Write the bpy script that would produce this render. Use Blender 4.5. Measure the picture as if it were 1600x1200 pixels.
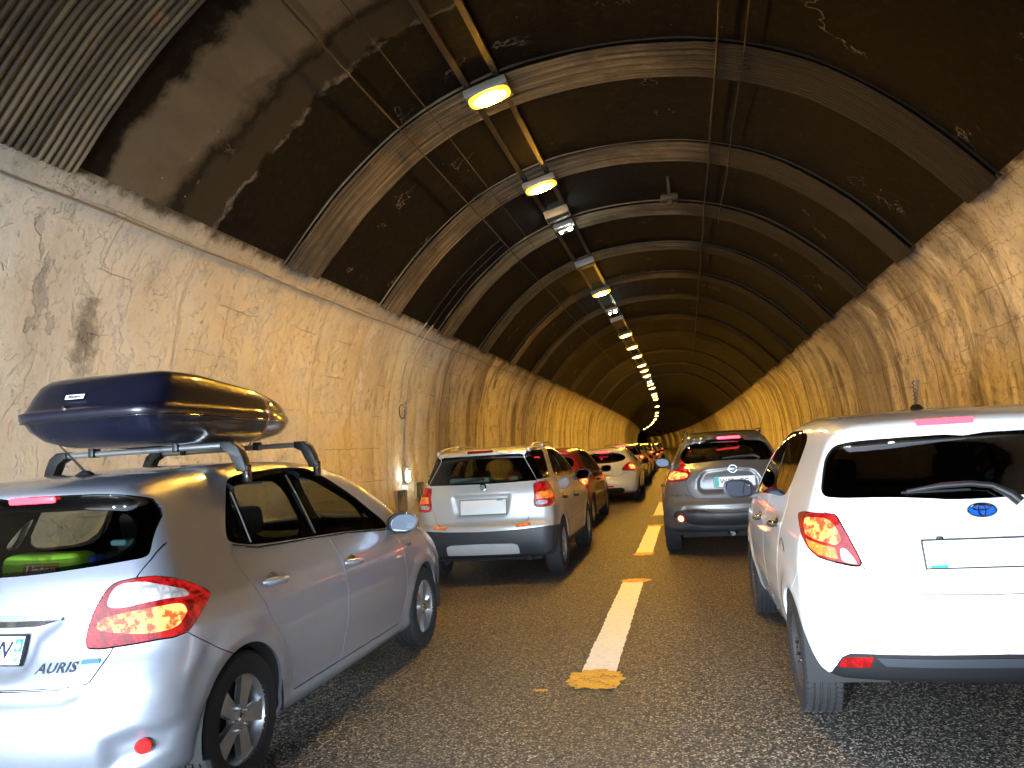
# Traffic queue inside a road tunnel
CAMR = [[0.973989, 0.217794, -0.062546], [-0.080074, 0.072598, -0.994142], [-0.211977, 0.973291, 0.088149]]
MOUTH_Y = -4.5
EXPOSURE = 1.75
HEADLAMPS = [(-.25, 1.3, .66, (-1.2, 14, .45), 380), (1.05, 1.3, .66, (.9, 14, .45), 170),
             (-3.7, -2.2, .68, (-3.8, 8, .6), 720), (-2.5, -2.2, .68, (-2.4, 8, .6), 720)]
SODIUM = (1.0, .53, .07)
SODIUM_E = 310.
LED_E = 60.
STAIN = (6.66, 2.95)
import bpy, bmesh, math, random
import numpy as np
from mathutils import Vector, Matrix, Quaternion, Euler

for o in list(bpy.data.objects):
    bpy.data.objects.remove(o)
random.seed(4)
sc = bpy.context.scene
COL = sc.collection

# ------------------------------------------------------------------ camera
cd = bpy.data.cameras.new('camera'); cam = bpy.data.objects.new('camera', cd); COL.objects.link(cam)
cd.sensor_width = 36; cd.lens = 27.45; cd.clip_start = .05; cd.clip_end = 2000
right = Vector(CAMR[0]); down = Vector(CAMR[1]); fwd = Vector(CAMR[2])
cam.matrix_world = Matrix(((right.x, -down.x, -fwd.x, 0), (right.y, -down.y, -fwd.y, 0), (right.z, -down.z, -fwd.z, 1.5), (0, 0, 0, 1)))
sc.camera = cam

# ------------------------------------------------------------------ daylight behind the camera, where the tunnel opens
SUN_EL, SUN_ROT = math.radians(48), math.radians(200)
world = bpy.data.worlds.new('World'); sc.world = world; world.use_nodes = True
wn = world.node_tree; wn.nodes.clear()
sky = wn.nodes.new('ShaderNodeTexSky'); sky.sky_type = 'NISHITA'; sky.sun_disc = False
sky.sun_elevation = SUN_EL; sky.sun_rotation = SUN_ROT
bg = wn.nodes.new('ShaderNodeBackground'); bg.inputs['Strength'].default_value = .15
wo = wn.nodes.new('ShaderNodeOutputWorld')
wn.links.new(sky.outputs[0], bg.inputs[0]); wn.links.new(bg.outputs[0], wo.inputs[0])
sd = bpy.data.lights.new('sun', 'SUN'); sd.energy = 4.5; sd.angle = math.radians(.5); sd.color = (1, .95, .88)
sun = bpy.data.objects.new('sun', sd); COL.objects.link(sun)
# direction the light comes from: behind the camera and high, onto the road in front of the portal
sdir = Vector((math.sin(SUN_ROT) * math.cos(SUN_EL), math.cos(SUN_ROT) * math.cos(SUN_EL), math.sin(SUN_EL)))
sun.rotation_euler = sdir.to_track_quat('Z', 'Y').to_euler(); sun.location = sdir * 60
# portal: guides the sampling of the sky through the tunnel mouth, gives off nothing itself
pd_ = bpy.data.lights.new('tunnel_mouth', 'AREA'); pd_.shape = 'RECTANGLE'; pd_.size = 11; pd_.size_y = 7
pd_.cycles.is_portal = True
po = bpy.data.objects.new('tunnel_mouth', pd_); COL.objects.link(po)
po.location = (-.74, MOUTH_Y - .1, 3.3); po.rotation_euler = (math.radians(90), 0, 0)

def headlamp(x, y, z, aim, power):
    l = bpy.data.lights.new('headlamp_beam', 'SPOT'); l.energy = power; l.color = (.74, .87, 1.0)
    l.spot_size = math.radians(78); l.spot_blend = .9; l.shadow_soft_size = .07
    o = bpy.data.objects.new('headlamp_beam', l); COL.objects.link(o); o.location = (x, y, z)
    o.rotation_euler = (Vector(aim) - Vector((x, y, z))).to_track_quat('-Z', 'Y').to_euler()
# headlamps of the car the picture is taken from, and of the car beside it in the left lane
for a in HEADLAMPS:
    headlamp(*a)

sc.view_settings.view_transform = 'Standard'; sc.view_settings.look = 'None'
sc.view_settings.exposure = EXPOSURE; sc.view_settings.gamma = 1
sc.view_settings.use_curve_mapping = False
sc.render.engine = 'CYCLES'
cy = sc.cycles
cy.use_denoising = True; cy.max_bounces = 8; cy.diffuse_bounces = 4; cy.glossy_bounces = 4; cy.transparent_max_bounces = 12
cy.sample_clamp_indirect = 6; cy.use_light_tree = True; cy.caustics_reflective = False; cy.caustics_refractive = False

# ------------------------------------------------------------------ helpers
def tag(o, label=None, cat=None, group=None, kind=None):
    if label: o['label'] = label
    if cat: o['category'] = cat
    if group: o['group'] = group
    if kind: o['kind'] = kind
    return o

def link(name, me, mat=None, parent=None):
    o = bpy.data.objects.new(name, me); COL.objects.link(o)
    if mat is not None and not me.materials: me.materials.append(mat)
    if parent: o.parent = parent
    return o

def empty(name, loc=(0, 0, 0), rz=0, s=1, parent=None):
    o = bpy.data.objects.new(name, None); COL.objects.link(o); o.location = loc; o.rotation_euler = (0, 0, rz)
    o.scale = (s, s, s); o.empty_display_size = .3
    if parent: o.parent = parent
    return o

def tri_mesh(name, V, T, N=None):
    me = bpy.data.meshes.new(name)
    V = np.asarray(V, np.float32); T = np.asarray(T, np.int32)
    k = T.shape[1]
    me.vertices.add(len(V)); me.vertices.foreach_set('co', V.ravel())
    me.loops.add(T.size); me.loops.foreach_set('vertex_index', T.ravel())
    me.polygons.add(len(T)); me.polygons.foreach_set('loop_start', np.arange(0, T.size, k, dtype=np.int32))
    me.polygons.foreach_set('loop_total', np.full(len(T), k, np.int32))
    me.polygons.foreach_set('use_smooth', np.ones(len(T), bool))
    me.update(calc_edges=True)
    if N is not None:
        me.normals_split_custom_set_from_vertices([tuple(n) for n in np.asarray(N, float)])
    return me

class MB:
    """collects simple shapes into one mesh"""
    def __init__(s): s.bm = bmesh.new()
    def add(s, vs, fs, M=None):
        v = [s.bm.verts.new(M @ Vector(p) if M else p) for p in vs]
        for f in fs:
            try: s.bm.faces.new([v[i] for i in f])
            except ValueError: pass
        return v
    def box(s, c, d, r=0, seg=2, M=None):
        """box, centre c, size d, rounded edges r"""
        t = bmesh.new(); bmesh.ops.create_cube(t, size=1)
        for v in t.verts: v.co = Vector((v.co.x * d[0], v.co.y * d[1], v.co.z * d[2]))
        if r > 0: bmesh.ops.bevel(t, geom=list(t.edges), offset=r, segments=seg, affect='EDGES', profile=.5)
        mt = Matrix.Translation(c)
        if M: mt = M @ mt
        t.transform(mt); me = bpy.data.meshes.new('t'); t.to_mesh(me); t.free(); s.bm.from_mesh(me); bpy.data.meshes.remove(me)
        return s
    def prism(s, poly, h0, h1, M=None, bev=0):
        """polygon in xy from z=h0 to h1"""
        t = bmesh.new()
        a = [t.verts.new((p[0], p[1], h0)) for p in poly]; b = [t.verts.new((p[0], p[1], h1)) for p in poly]; n = len(poly)
        t.faces.new(a[::-1]); t.faces.new(b)
        for i in range(n): t.faces.new((a[i], a[(i + 1) % n], b[(i + 1) % n], b[i]))
        if bev: bmesh.ops.bevel(t, geom=[e for e in t.edges if abs(e.verts[0].co.z - e.verts[1].co.z) < 1e-6], offset=bev, segments=2, affect='EDGES', profile=.5)
        if M: t.transform(M)
        bmesh.ops.recalc_face_normals(t, faces=t.faces)
        me = bpy.data.meshes.new('t'); t.to_mesh(me); t.free(); s.bm.from_mesh(me); bpy.data.meshes.remove(me)
        return s
    def lathe(s, prof, n=32, M=None, closed=False):
        """profile (r, h) turned round z"""
        vs = []; fs = []; m = len(prof)
        for i in range(n):
            a = 2 * math.pi * i / n
            vs += [(r * math.cos(a), r * math.sin(a), h) for r, h in prof]
        for i in range(n):
            for j in range(m if closed else m - 1):
                p, q = i * m, ((i + 1) % n) * m; k = (j + 1) % m
                fs.append((p + j, q + j, q + k, p + k))
        s.add(vs, fs, M); return s
    def tube(s, pts, r, n=8, caps=True):
        pts = [Vector(p) for p in pts]; rs = r if isinstance(r, (list, tuple)) else [r] * len(pts)
        rings = []; up = None
        for i, p in enumerate(pts):
            d = (pts[min(i + 1, len(pts) - 1)] - pts[max(i - 1, 0)]).normalized()
            if up is None: up = Vector((0, 0, 1)) if abs(d.z) < .9 else Vector((1, 0, 0))
            u = d.cross(up).normalized(); up = u.cross(d).normalized()
            rings.append([s.bm.verts.new(p + (u * math.cos(2 * math.pi * k / n) + up * math.sin(2 * math.pi * k / n)) * rs[i]) for k in range(n)])
        for a, b in zip(rings, rings[1:]):
            for k in range(n): s.bm.faces.new((a[k], a[(k + 1) % n], b[(k + 1) % n], b[k]))
        if caps: s.bm.faces.new(rings[0][::-1]); s.bm.faces.new(rings[-1])
        return s
    def build(s, name, mat, parent=None, sharp=35):
        bmesh.ops.recalc_face_normals(s.bm, faces=s.bm.faces)
        me = bpy.data.meshes.new(name); s.bm.to_mesh(me); s.bm.free()
        me.polygons.foreach_set('use_smooth', np.ones(len(me.polygons), bool))
        if sharp < 180: me.set_sharp_from_angle(angle=math.radians(sharp))
        return link(name, me, mat, parent)

def text_mesh(txt, size, depth=.002, shear=0, space=1.0, bold=0):
    c = bpy.data.curves.new('t', 'FONT'); c.body = txt; c.size = size; c.extrude = depth; c.shear = shear
    c.align_x = 'CENTER'; c.align_y = 'CENTER'; c.resolution_u = 3; c.space_character = space; c.offset = bold
    o = bpy.data.objects.new('t', c); COL.objects.link(o)
    dg = bpy.context.evaluated_depsgraph_get(); me = bpy.data.meshes.new_from_object(o.evaluated_get(dg))
    bpy.data.objects.remove(o); bpy.data.curves.remove(c)
    return me

# ------------------------------------------------------------------ materials
def newmat(name):
    m = bpy.data.materials.new(name); m.use_nodes = True; nt = m.node_tree
    for n in list(nt.nodes): nt.nodes.remove(n)
    out = nt.nodes.new('ShaderNodeOutputMaterial')
    return m, nt, out

class NT:
    def __init__(s, name): s.m, s.nt, s.out = newmat(name)
    def n(s, typ, ins=None, **k):
        nd = s.nt.nodes.new('ShaderNode' + typ)
        for a, v in k.items(): setattr(nd, a, v)
        for a, v in (ins or {}).items(): s.set(nd, a, v)
        return nd
    def set(s, nd, a, v):
        i = nd.inputs[a]
        if isinstance(v, bpy.types.NodeSocket): s.nt.links.new(v, i)
        elif isinstance(v, bpy.types.Node): s.nt.links.new(v.outputs[0], i)
        else:
            if isinstance(v, (tuple, list)) and len(v) == 3 and i.type == 'RGBA': v = (*v, 1)
            i.default_value = v
    def math(s, op, a, b=0., c=0., clamp=False):
        nd = s.n('Math', {0: a, 1: b, 2: c}, operation=op); nd.use_clamp = clamp; return nd.outputs[0]
    def mix(s, f, a, b, mode='MIX'):
        nd = s.nt.nodes.new('ShaderNodeMix'); nd.data_type = 'RGBA'; nd.blend_type = mode
        for k, v in ((0, f), (6, a), (7, b)): s.set(nd, k, v)
        return nd.outputs[2]
    def ramp(s, f, lo, hi):        # smooth step
        nd = s.n('MapRange', {0: f, 1: lo, 2: hi, 3: 0., 4: 1.}); nd.interpolation_type = 'SMOOTHSTEP'; return nd.outputs[0]
    def coord(s, scale=(1, 1, 1), loc=(0, 0, 0), kind='Object'):
        tc = s.n('TexCoord'); mp = s.n('Mapping', {0: tc.outputs[kind], 1: loc, 3: scale}); return mp.outputs[0]
    def noise(s, co, sc_, det=4, rough=.55, dist=0.):
        nd = s.n('TexNoise', {'Vector': co, 'Scale': sc_, 'Detail': det, 'Roughness': rough, 'Distortion': dist}); return nd.outputs[0]
    def bump(s, h, strength, dist, prev=None):
        d = {'Height': h, 'Strength': strength, 'Distance': dist}
        if prev is not None: d['Normal'] = prev
        return s.n('Bump', d).outputs[0]
    def bsdf(s, **k):
        p = s.n('BsdfPrincipled')
        for a, v in k.items(): s.set(p, a.replace('_', ' '), v)
        s.nt.links.new(p.outputs[0], s.out.inputs[0]); return p

def simple(name, col, rough=.5, metal=0., coat=0., emit=None, es=0., spec=.5, grain=0):
    t = NT(name); k = dict(Base_Color=col, Roughness=rough, Metallic=metal, Coat_Weight=coat, Coat_Roughness=.03)
    p = t.bsdf(**k); p.inputs['Specular IOR Level'].default_value = spec
    if emit: t.set(p, 'Emission Color', emit); p.inputs['Emission Strength'].default_value = es
    if grain:
        t.set(p, 'Normal', t.bump(t.noise(t.coord(), grain, 3), .25, .002))
    return t.m

def paint(name, col, metal=.0, rough=.35, dirt=.12):
    t = NT(name); co = t.coord()
    n = t.noise(co, 3.5, 5, .65); grime = t.math('MULTIPLY', t.ramp(n, .45, .75), dirt)
    c = t.mix(grime, col, (col[0] * .55, col[1] * .5, col[2] * .42))
    fl = t.n('TexVoronoi', {'Vector': co, 'Scale': 900.}).outputs['Color']
    p = t.bsdf(Base_Color=c, Metallic=metal, Coat_Weight=1., Coat_Roughness=.035)
    t.set(p, 'Roughness', t.math('ADD', rough, t.math('MULTIPLY', t.noise(co, 40, 3), .08)))
    orange = t.noise(co, 130, 2)
    t.set(p, 'Coat Normal', t.bump(orange, .018, .004))
    return t.m

def glass(name, tint, refl=1.0, rough=.0):
    t = NT(name)
    tr = t.n('BsdfTransparent', {0: tint}); gl = t.n('BsdfGlossy', {0: (refl, refl, refl), 'Roughness': rough})
    bf = t.n('NewGeometry').outputs['Backfacing']
    fr = t.n('Fresnel', {'IOR': t.math('SUBTRACT', 1.5, t.math('MULTIPLY', bf, 1.5 - 1 / 1.5))})
    ms = t.n('MixShader', {0: t.math('ADD', fr.outputs[0], .015, clamp=True), 1: tr.outputs[0], 2: gl.outputs[0]})
    t.nt.links.new(ms.outputs[0], t.out.inputs[0]); return t.m

def lens(name, col, emit=0., ecol=None, cell=60., sparkle=.5):
    """tail lamp lens: glossy cover over prismatic optics"""
    t = NT(name); co = t.coord()
    v = t.n('TexVoronoi', {'Vector': co, 'Scale': cell, 'Randomness': .25}, distance='CHEBYCHEV'); d = v.outputs['Distance']
    n = t.noise(co, 24, 3)
    c = t.mix(t.ramp(d, .1, .6), tuple(min(1, x * 1.2) for x in col), tuple(x * .6 for x in col))
    p = t.bsdf(Base_Color=c, Roughness=.4, Coat_Weight=1., Coat_Roughness=.02)
    t.set(p, 'Normal', t.bump(d, .35, .003)); p.inputs['Specular IOR Level'].default_value = .15
    if emit:
        e = t.math('MULTIPLY', t.math('ADD', t.math('MULTIPLY', t.math('MULTIPLY', t.ramp(n, .40, .60), t.math('SUBTRACT', 1.25, d)), 1.), .10), emit)
        t.set(p, 'Emission Color', ecol or col); t.set(p, 'Emission Strength', e)
    return t.m

M = {}
M['silver'] = paint('paint_silver_blue', (.45, .49, .58), .72, .34)
M['recess'] = simple('handle_recess_shade', (.20, .21, .24), .15, .6, 1)
M['white'] = paint('paint_white', (.80, .79, .77), 0, .3)
M['silver2'] = paint('paint_silver', (.60, .60, .59), .45, .34)
M['grey'] = paint('paint_gunmetal', (.15, .152, .158), .6, .32)
M['red'] = paint('paint_dark_red', (.22, .012, .01), .25, .3)
M['beige'] = paint('paint_champagne', (.5, .45, .36), .5, .34)
M['dark'] = paint('paint_black_blue', (.03, .032, .04), .3, .3)
M['plastic'] = simple('black_plastic', (.013, .013, .015), .45, grain=500)
M['plastic_gloss'] = simple('gloss_black_trim', (.010, .010, .011), .08, coat=1)
M['cladding'] = simple('grey_cladding', (.035, .038, .046), .5, grain=400)
M['liner'] = simple('cabin_lining', (.035, .034, .033), .9)
M['seat'] = simple('seat_fabric', (.022, .022, .025), .95, grain=300)
M['trim_grey'] = simple('pillar_trim', (.30, .30, .29), .8)
M['skid'] = simple('skid_silver', (.55, .56, .57), .35, .15)
M['rubber'] = simple('tyre_rubber', (.011, .011, .012), .8, grain=250)
M['alloy'] = simple('alloy_wheel', (.52, .53, .55), .30, .85, .4)
M['alloy_dark'] = simple('alloy_wheel_dark', (.16, .15, .145), .35, .8, .4)
M['chrome'] = simple('chrome', (.80, .82, .85), .09, 1)
M['steel'] = simple('brushed_bar', (.62, .66, .70), .28, .9)
M['under'] = simple('underbody', (.012, .012, .012), .9)
M['glass'] = glass('car_glass', (.58, .62, .59))
M['glass_dark'] = glass('tinted_glass', (.10, .10, .10))
M['glass_mid'] = glass('car_glass_dim', (.46, .49, .46))
M['mirror'] = simple('mirror_glass', (.70, .76, .76), .02, 1)
M['mirror_dim'] = simple('dimmed_mirror_glass', (.11, .11, .12), .03, 1)  # darker copy of the mirror, its reflections dimmed through the colour
M['lens_red'] = lens('lens_red', (.16, .002, .003), .16, (1, .02, .02), 110.)
M['lens_lit'] = lens('lens_brake_lit', (.70, .02, .01), 5.0, (1, .085, .02), 80)
M['lens_amber'] = lens('lens_amber', (.65, .14, .02), .25, (1, .25, .03))
M['lens_clear'] = lens('lens_clear', (.40, .38, .38), .05, (1, .9, .9), 26)
M['brake_bar'] = simple('high_brake_light', (.30, .004, .008), .2, emit=(1, .03, .05), es=3.2)
M['plate'] = simple('plate_white', (.86, .87, .86), .35, emit=(1, 1, 1), es=0)
M['plate_blue'] = simple('plate_band_green', (.02, .38, .35), .4)
M['ink'] = simple('plate_ink', (.015, .018, .06), .4)
M['badge_blue'] = simple('badge_blue', (.01, .10, .55), .15, coat=1)
M['badge_dark'] = simple('badge_dark_chrome', (.16, .20, .25), .2, .8)  # dark chrome of the model lettering

# ------------------------------------------------------------------ car shells
# A car body is the zero level of a smooth field built from its side profile, its
# half width and its corner rounding.  The surface is meshed on a grid, then cut
# along the outlines of panels, windows and lamps into separate parts.
import numpy as np

def smooth(t):
    t = np.clip(t, 0, 1)
    return t * t * (3 - 2 * t)

def catmull(P, n=6, closed=True):
    P = np.asarray(P, float)
    N = len(P)
    out = []
    for i in range(N if closed else N - 1):
        if closed:
            p0, p1, p2, p3 = P[i - 1], P[i], P[(i + 1) % N], P[(i + 2) % N]
        else:
            p0, p1, p2, p3 = P[max(i - 1, 0)], P[i], P[i + 1], P[min(i + 2, N - 1)]
        for k in range(n):
            t = k / n
            a = max(np.linalg.norm(p2 - p1), 1e-6)
            m1 = (p2 - p0) / max(np.linalg.norm(p1 - p0) + a, 1e-6) * a
            m2 = (p3 - p1) / max(np.linalg.norm(p3 - p2) + a, 1e-6) * a
            out.append((2*t**3 - 3*t**2 + 1) * p1 + (t**3 - 2*t**2 + t) * m1 + (-2*t**3 + 3*t**2) * p2 + (t**3 - t**2) * m2)
    if not closed:
        out.append(P[-1])
    return np.array(out)

def chaikin(P, n=2, closed=True):
    P = np.asarray(P, float)
    for _ in range(n):
        Q = np.roll(P, -1, 0)
        P = np.stack([P * .8 + Q * .2, P * .2 + Q * .8], 1).reshape(-1, 2)
    return P

def sdf_poly(P, x, y):
    """signed distance to the closed polygon P, negative inside"""
    x = np.asarray(x, float); y = np.asarray(y, float)
    d = np.full(x.shape, 1e9); inside = np.zeros(x.shape, bool)
    n = len(P)
    for i in range(n):
        ax, ay = P[i]; bx, by = P[(i + 1) % n]
        ex, ey = bx - ax, by - ay
        wx, wy = x - ax, y - ay
        t = np.clip((wx * ex + wy * ey) / max(ex * ex + ey * ey, 1e-12), 0, 1)
        d = np.minimum(d, (wx - ex * t) ** 2 + (wy - ey * t) ** 2)
        c = (ay > y) != (by > y)
        if ay != by:
            inside ^= c & (x < ex * (y - ay) / (by - ay) + ax)
    d = np.sqrt(d)
    return np.where(inside, -d, d)

class Grid:
    def __init__(s, x0, y0, h, A, blur=1):
        for _ in range(blur):
            for ax in (0, 1):
                B = np.pad(A, [(2, 2) if k == ax else (0, 0) for k in (0, 1)], mode='edge')
                sl = lambda o: (slice(o, o + A.shape[0]) if ax == 0 else slice(None), slice(o, o + A.shape[1]) if ax == 1 else slice(None))
                A = (B[sl(0)] + 4 * B[sl(1)] + 6 * B[sl(2)] + 4 * B[sl(3)] + B[sl(4)]) / 16
        s.x0, s.y0, s.h, s.A = x0, y0, h, A
    def __call__(s, x, y):
        A = s.A
        u = np.clip((x - s.x0) / s.h, 0, A.shape[0] - 1.001); v = np.clip((y - s.y0) / s.h, 0, A.shape[1] - 1.001)
        i = u.astype(int); j = v.astype(int); fu = u - i; fv = v - j
        return (A[i, j] * (1 - fu) + A[i + 1, j] * fu) * (1 - fv) + (A[i, j + 1] * (1 - fu) + A[i + 1, j + 1] * fu) * fv

def make_field(sp):
    h = .0125
    ys = np.arange(-.3, sp['L'] + .3, h); zs = np.arange(0, 1.85, h)
    Y, Z = np.meshgrid(ys, zs, indexing='ij')
    prof = Grid(-.3, 0, h, sdf_poly(catmull(sp['profile'], 5), Y, Z), 1)
    wz = np.array(sp['width']); L = sp['L']
    Wt = np.interp(Z, wz[:, 0], wz[:, 1])
    rt, ft = sp.get('rtaper', (.05, .12)), sp.get('ftaper', (.10, .16))
    up = smooth((Z - .8) / .6)
    Wt = Wt * (1 - (rt[0] * (1 - up) + rt[1] * up) * np.clip(1 - Y / sp.get('rtl', 1.3), 0, 1) ** 2)
    Wt = Wt * (1 - (ft[0] * (1 - up) + ft[1] * up) * np.clip(1 - (L - Y) / 1.5, 0, 1) ** 2)
    for (hy, hz, R, w, amt) in sp.get('flares', []):
        r = np.hypot(Y - hy, Z - hz)
        Wt = Wt + amt * np.exp(-((r - R - w * .4) / w) ** 2)
    for (poly, soft, amt) in sp.get('side_bumps', []):
        Wt = Wt + amt * smooth(.5 - sdf_poly(poly, Y, Z) / soft)
    W = Grid(-.3, 0, h, Wt, 2)
    bumps = []
    xs = np.arange(0, 1.1, h); X2, Z2 = np.meshgrid(xs, zs, indexing='ij')
    B = np.zeros_like(X2)
    for (poly, soft, depth) in sp.get('rear_bumps', []):
        B += depth * smooth(.5 - sdf_poly(poly, X2, Z2) / soft)
    Bg = Grid(0, 0, h, B, 1)
    cr, cf, ck = sp.get('cr', .26), sp.get('cf', .35), sp.get('crown', .05)
    kl, kh = sp.get('k', (.11, .09))
    def F(x, y, z):
        ax = np.abs(x)
        fr = smooth((1.5 - y) / 1.0); ff = smooth((y - (L - 1.7)) / 1.0)
        crz = cr * (1 + sp.get('crz', 0) * np.clip(z - 1, 0, .6))
        ye = y - fr * crz * ax ** 2.4 + ff * cf * ax ** 2.2 - fr * Bg(ax, z)
        ze = z + ck * ax * ax * smooth((z - .85) / .4)
        a = prof(ye, ze); b = (ax - W(y, z)) * .96
        k = kl + (kh - kl) * smooth((z - .7) / .4)
        hh = np.maximum(k - np.abs(a - b), 0) / k
        return np.maximum(a, b) + hh * hh * k * .25
    def N(x, y, z, e=.006):
        g = np.stack([F(x + e, y, z) - F(x - e, y, z), F(x, y + e, z) - F(x, y - e, z), F(x, y, z + e) - F(x, y, z - e)], -1)
        return g / np.maximum(np.linalg.norm(g, axis=-1, keepdims=True), 1e-9)
    return F, N

def shell_points(F, L, T, sy0=.95, sz=(.62, .8)):
    O = np.stack([np.clip(T[:, 0], 0, .25), np.clip(T[:, 1], sy0, L - sy0), np.clip(T[:, 2], *sz)], -1)
    D = T - O
    lo = np.zeros(len(T)); hi = np.ones(len(T)); done = np.zeros(len(T), bool)
    for s in np.linspace(.04, 1, 45):
        P = O + D * s
        out = F(P[:, 0], P[:, 1], P[:, 2]) > 0
        new = out & ~done
        hi[new] = s; done |= out
        lo[~done] = s
    for _ in range(16):
        m = (lo + hi) / 2; P = O + D * m[:, None]
        out = F(P[:, 0], P[:, 1], P[:, 2]) > 0
        hi = np.where(out, m, hi); lo = np.where(out, lo, m)
    return O + D * ((lo + hi) / 2)[:, None]

def make_shell(sp, step=.02, zmax=1.75):
    """half shell x>=0 -> V,T,N"""
    F, Nf = sp['_F']
    L = sp['L']; X1, Y0, Y1, Z0, Z1 = 1.0, -.12, L + .12, .02, zmax
    nx = max(int(X1 / step), 3); ny = int((Y1 - Y0) / step); nz = int((Z1 - Z0) / step)
    xs = np.linspace(0, X1, nx + 1); ys = np.linspace(Y0, Y1, ny + 1); zs = np.linspace(Z0, Z1, nz + 1)
    V = []; T = []; base = 0
    def face(a, b, fn, flip):
        nonlocal base
        A, B = np.meshgrid(a, b, indexing='ij')
        P = fn(A.ravel(), B.ravel()); V.append(P)
        na, nb = len(a), len(b)
        I = np.arange(na * nb).reshape(na, nb) + base
        q = np.stack([I[:-1, :-1], I[1:, :-1], I[1:, 1:], I[:-1, 1:]], -1).reshape(-1, 4)
        t = np.concatenate([q[:, [0, 1, 2]], q[:, [0, 2, 3]]])
        T.append(t[:, ::-1] if flip else t); base += na * nb
    face(ys, zs, lambda a, b: np.stack([a * 0 + X1, a, b], -1), False)
    face(xs, zs, lambda a, b: np.stack([a, a * 0 + Y0, b], -1), False)
    face(xs, zs, lambda a, b: np.stack([a, a * 0 + Y1, b], -1), True)
    face(xs, ys, lambda a, b: np.stack([a, b, a * 0 + Z1], -1), False)
    face(xs, ys, lambda a, b: np.stack([a, b, a * 0 + Z0], -1), True)
    V = np.concatenate(V); T = np.concatenate(T)
    key = np.round(V / (step * .05)).astype(np.int64)
    _, idx, inv = np.unique(key, axis=0, return_index=True, return_inverse=True)
    inv = inv.reshape(-1); V = V[idx]; T = inv[T]
    V = shell_points(F, L, V)
    V[np.abs(V[:, 0]) < 1e-6, 0] = 0
    Nn = Nf(V[:, 0], V[:, 1], V[:, 2]); Nn[V[:, 0] == 0, 0] = 0
    Nn /= np.linalg.norm(Nn, axis=1, keepdims=True)
    return V, T, Nn

def cut(V, T, N, f):
    """split the triangles along f == 0 (f given per vertex); returns V,T,N and f for all vertices"""
    f = np.where(np.abs(f) < 1e-7, 1e-7, f)
    s = f > 0
    tc = s[T]; n = tc.sum(1); keep = (n == 0) | (n == 3)
    K = T[keep]; C = T[~keep]; cc = tc[~keep]
    if len(C) == 0:
        return V, T, N, f
    lone = np.where(cc.sum(1) == 1, np.argmax(cc, 1), np.argmin(cc, 1))
    r = np.arange(len(C))
    a = C[r, lone]; b = C[r, (lone + 1) % 3]; c = C[r, (lone + 2) % 3]
    E = np.concatenate([np.stack([a, b], 1), np.stack([a, c], 1)]); Es = np.sort(E, 1)
    U, inv = np.unique(Es, axis=0, return_inverse=True); inv = inv.reshape(-1)
    t = f[U[:, 0]] / (f[U[:, 0]] - f[U[:, 1]])
    nv = V[U[:, 0]] * (1 - t)[:, None] + V[U[:, 1]] * t[:, None]
    nn = N[U[:, 0]] * (1 - t)[:, None] + N[U[:, 1]] * t[:, None]
    nn /= np.maximum(np.linalg.norm(nn, axis=1, keepdims=True), 1e-9)
    ab = inv[:len(C)] + len(V); ac = inv[len(C):] + len(V)
    V = np.concatenate([V, nv]); N = np.concatenate([N, nn]); f = np.concatenate([f, np.zeros(len(nv))])
    T = np.concatenate([K, np.stack([a, ab, ac], 1), np.stack([ab, b, c], 1), np.stack([ab, c, ac], 1)])
    return V, T, N, f

def wrapc(P):            # coordinate that runs along the tail and round its corner
    return np.abs(P[:, 0]) + P[:, 1]

def feat_field(ft, P, L):
    poly, space = ft['poly'], ft['space']
    if space == 'side': return sdf_poly(poly, P[:, 1], P[:, 2])
    if space == 'rear': return sdf_poly(poly, np.abs(P[:, 0]), P[:, 2])
    if space == 'wrap': return sdf_poly(poly, wrapc(P), P[:, 2])
    if space == 'front': return sdf_poly(poly, np.abs(P[:, 0]) + (L - P[:, 1]), P[:, 2])
    if space == 'top': return sdf_poly(poly, np.abs(P[:, 0]), P[:, 1])

def feat_ok(ft, C, N, L):
    s = ft['space']
    if s == 'side': return (C[:, 0] > .3) & (N[:, 0] > ft.get('nmin', .3))
    if s == 'rear': return (C[:, 1] < 1.1) & (N[:, 1] < -.2)
    if s == 'wrap': return (C[:, 1] < 1.1) & (N[:, 2] > -1.1)
    if s == 'front': return (C[:, 1] > L - 1.3)
    if s == 'top': return N[:, 2] > .2

def split_shell(sp, step):
    """returns V,T,N,labels of the half shell cut into its parts"""
    V, T, N = make_shell(sp, step)
    L = sp['L']
    feats = sp['features']
    for ft in feats:
        g = ft.get('gap', 0)
        if g:
            f = feat_field(ft, V, L)
            V, T, N, _ = cut(V, T, N, f - g)
            f = feat_field(ft, V, L)
            V, T, N, _ = cut(V, T, N, f + g)
        else:
            V, T, N, _ = cut(V, T, N, feat_field(ft, V, L))
    for (hy, hz, R) in sp['arches']:
        V, T, N, _ = cut(V, T, N, np.hypot(V[:, 1] - hy, V[:, 2] - hz) - R)
    C = V[T].mean(1); Nc = N[T].mean(1)
    lab = np.array(['body'] * len(T), dtype=object)
    for ft in feats:
        f = feat_field(ft, C, L); ok = feat_ok(ft, C, Nc, L); g = ft.get('gap', 0)
        lab[ok & (f < -g)] = ft['name']
        if g: lab[ok & (np.abs(f) <= g)] = 'gap'
        if ft.get('over'):      # restore gaps crossed inside this feature
            lab[ok & (f < -g)] = ft['name']
    for (hy, hz, R) in sp['arches']:
        lab[(np.hypot(C[:, 1] - hy, C[:, 2] - hz) < R) & (C[:, 0] > .48)] = 'gap'
    return V, T, N, lab

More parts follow.
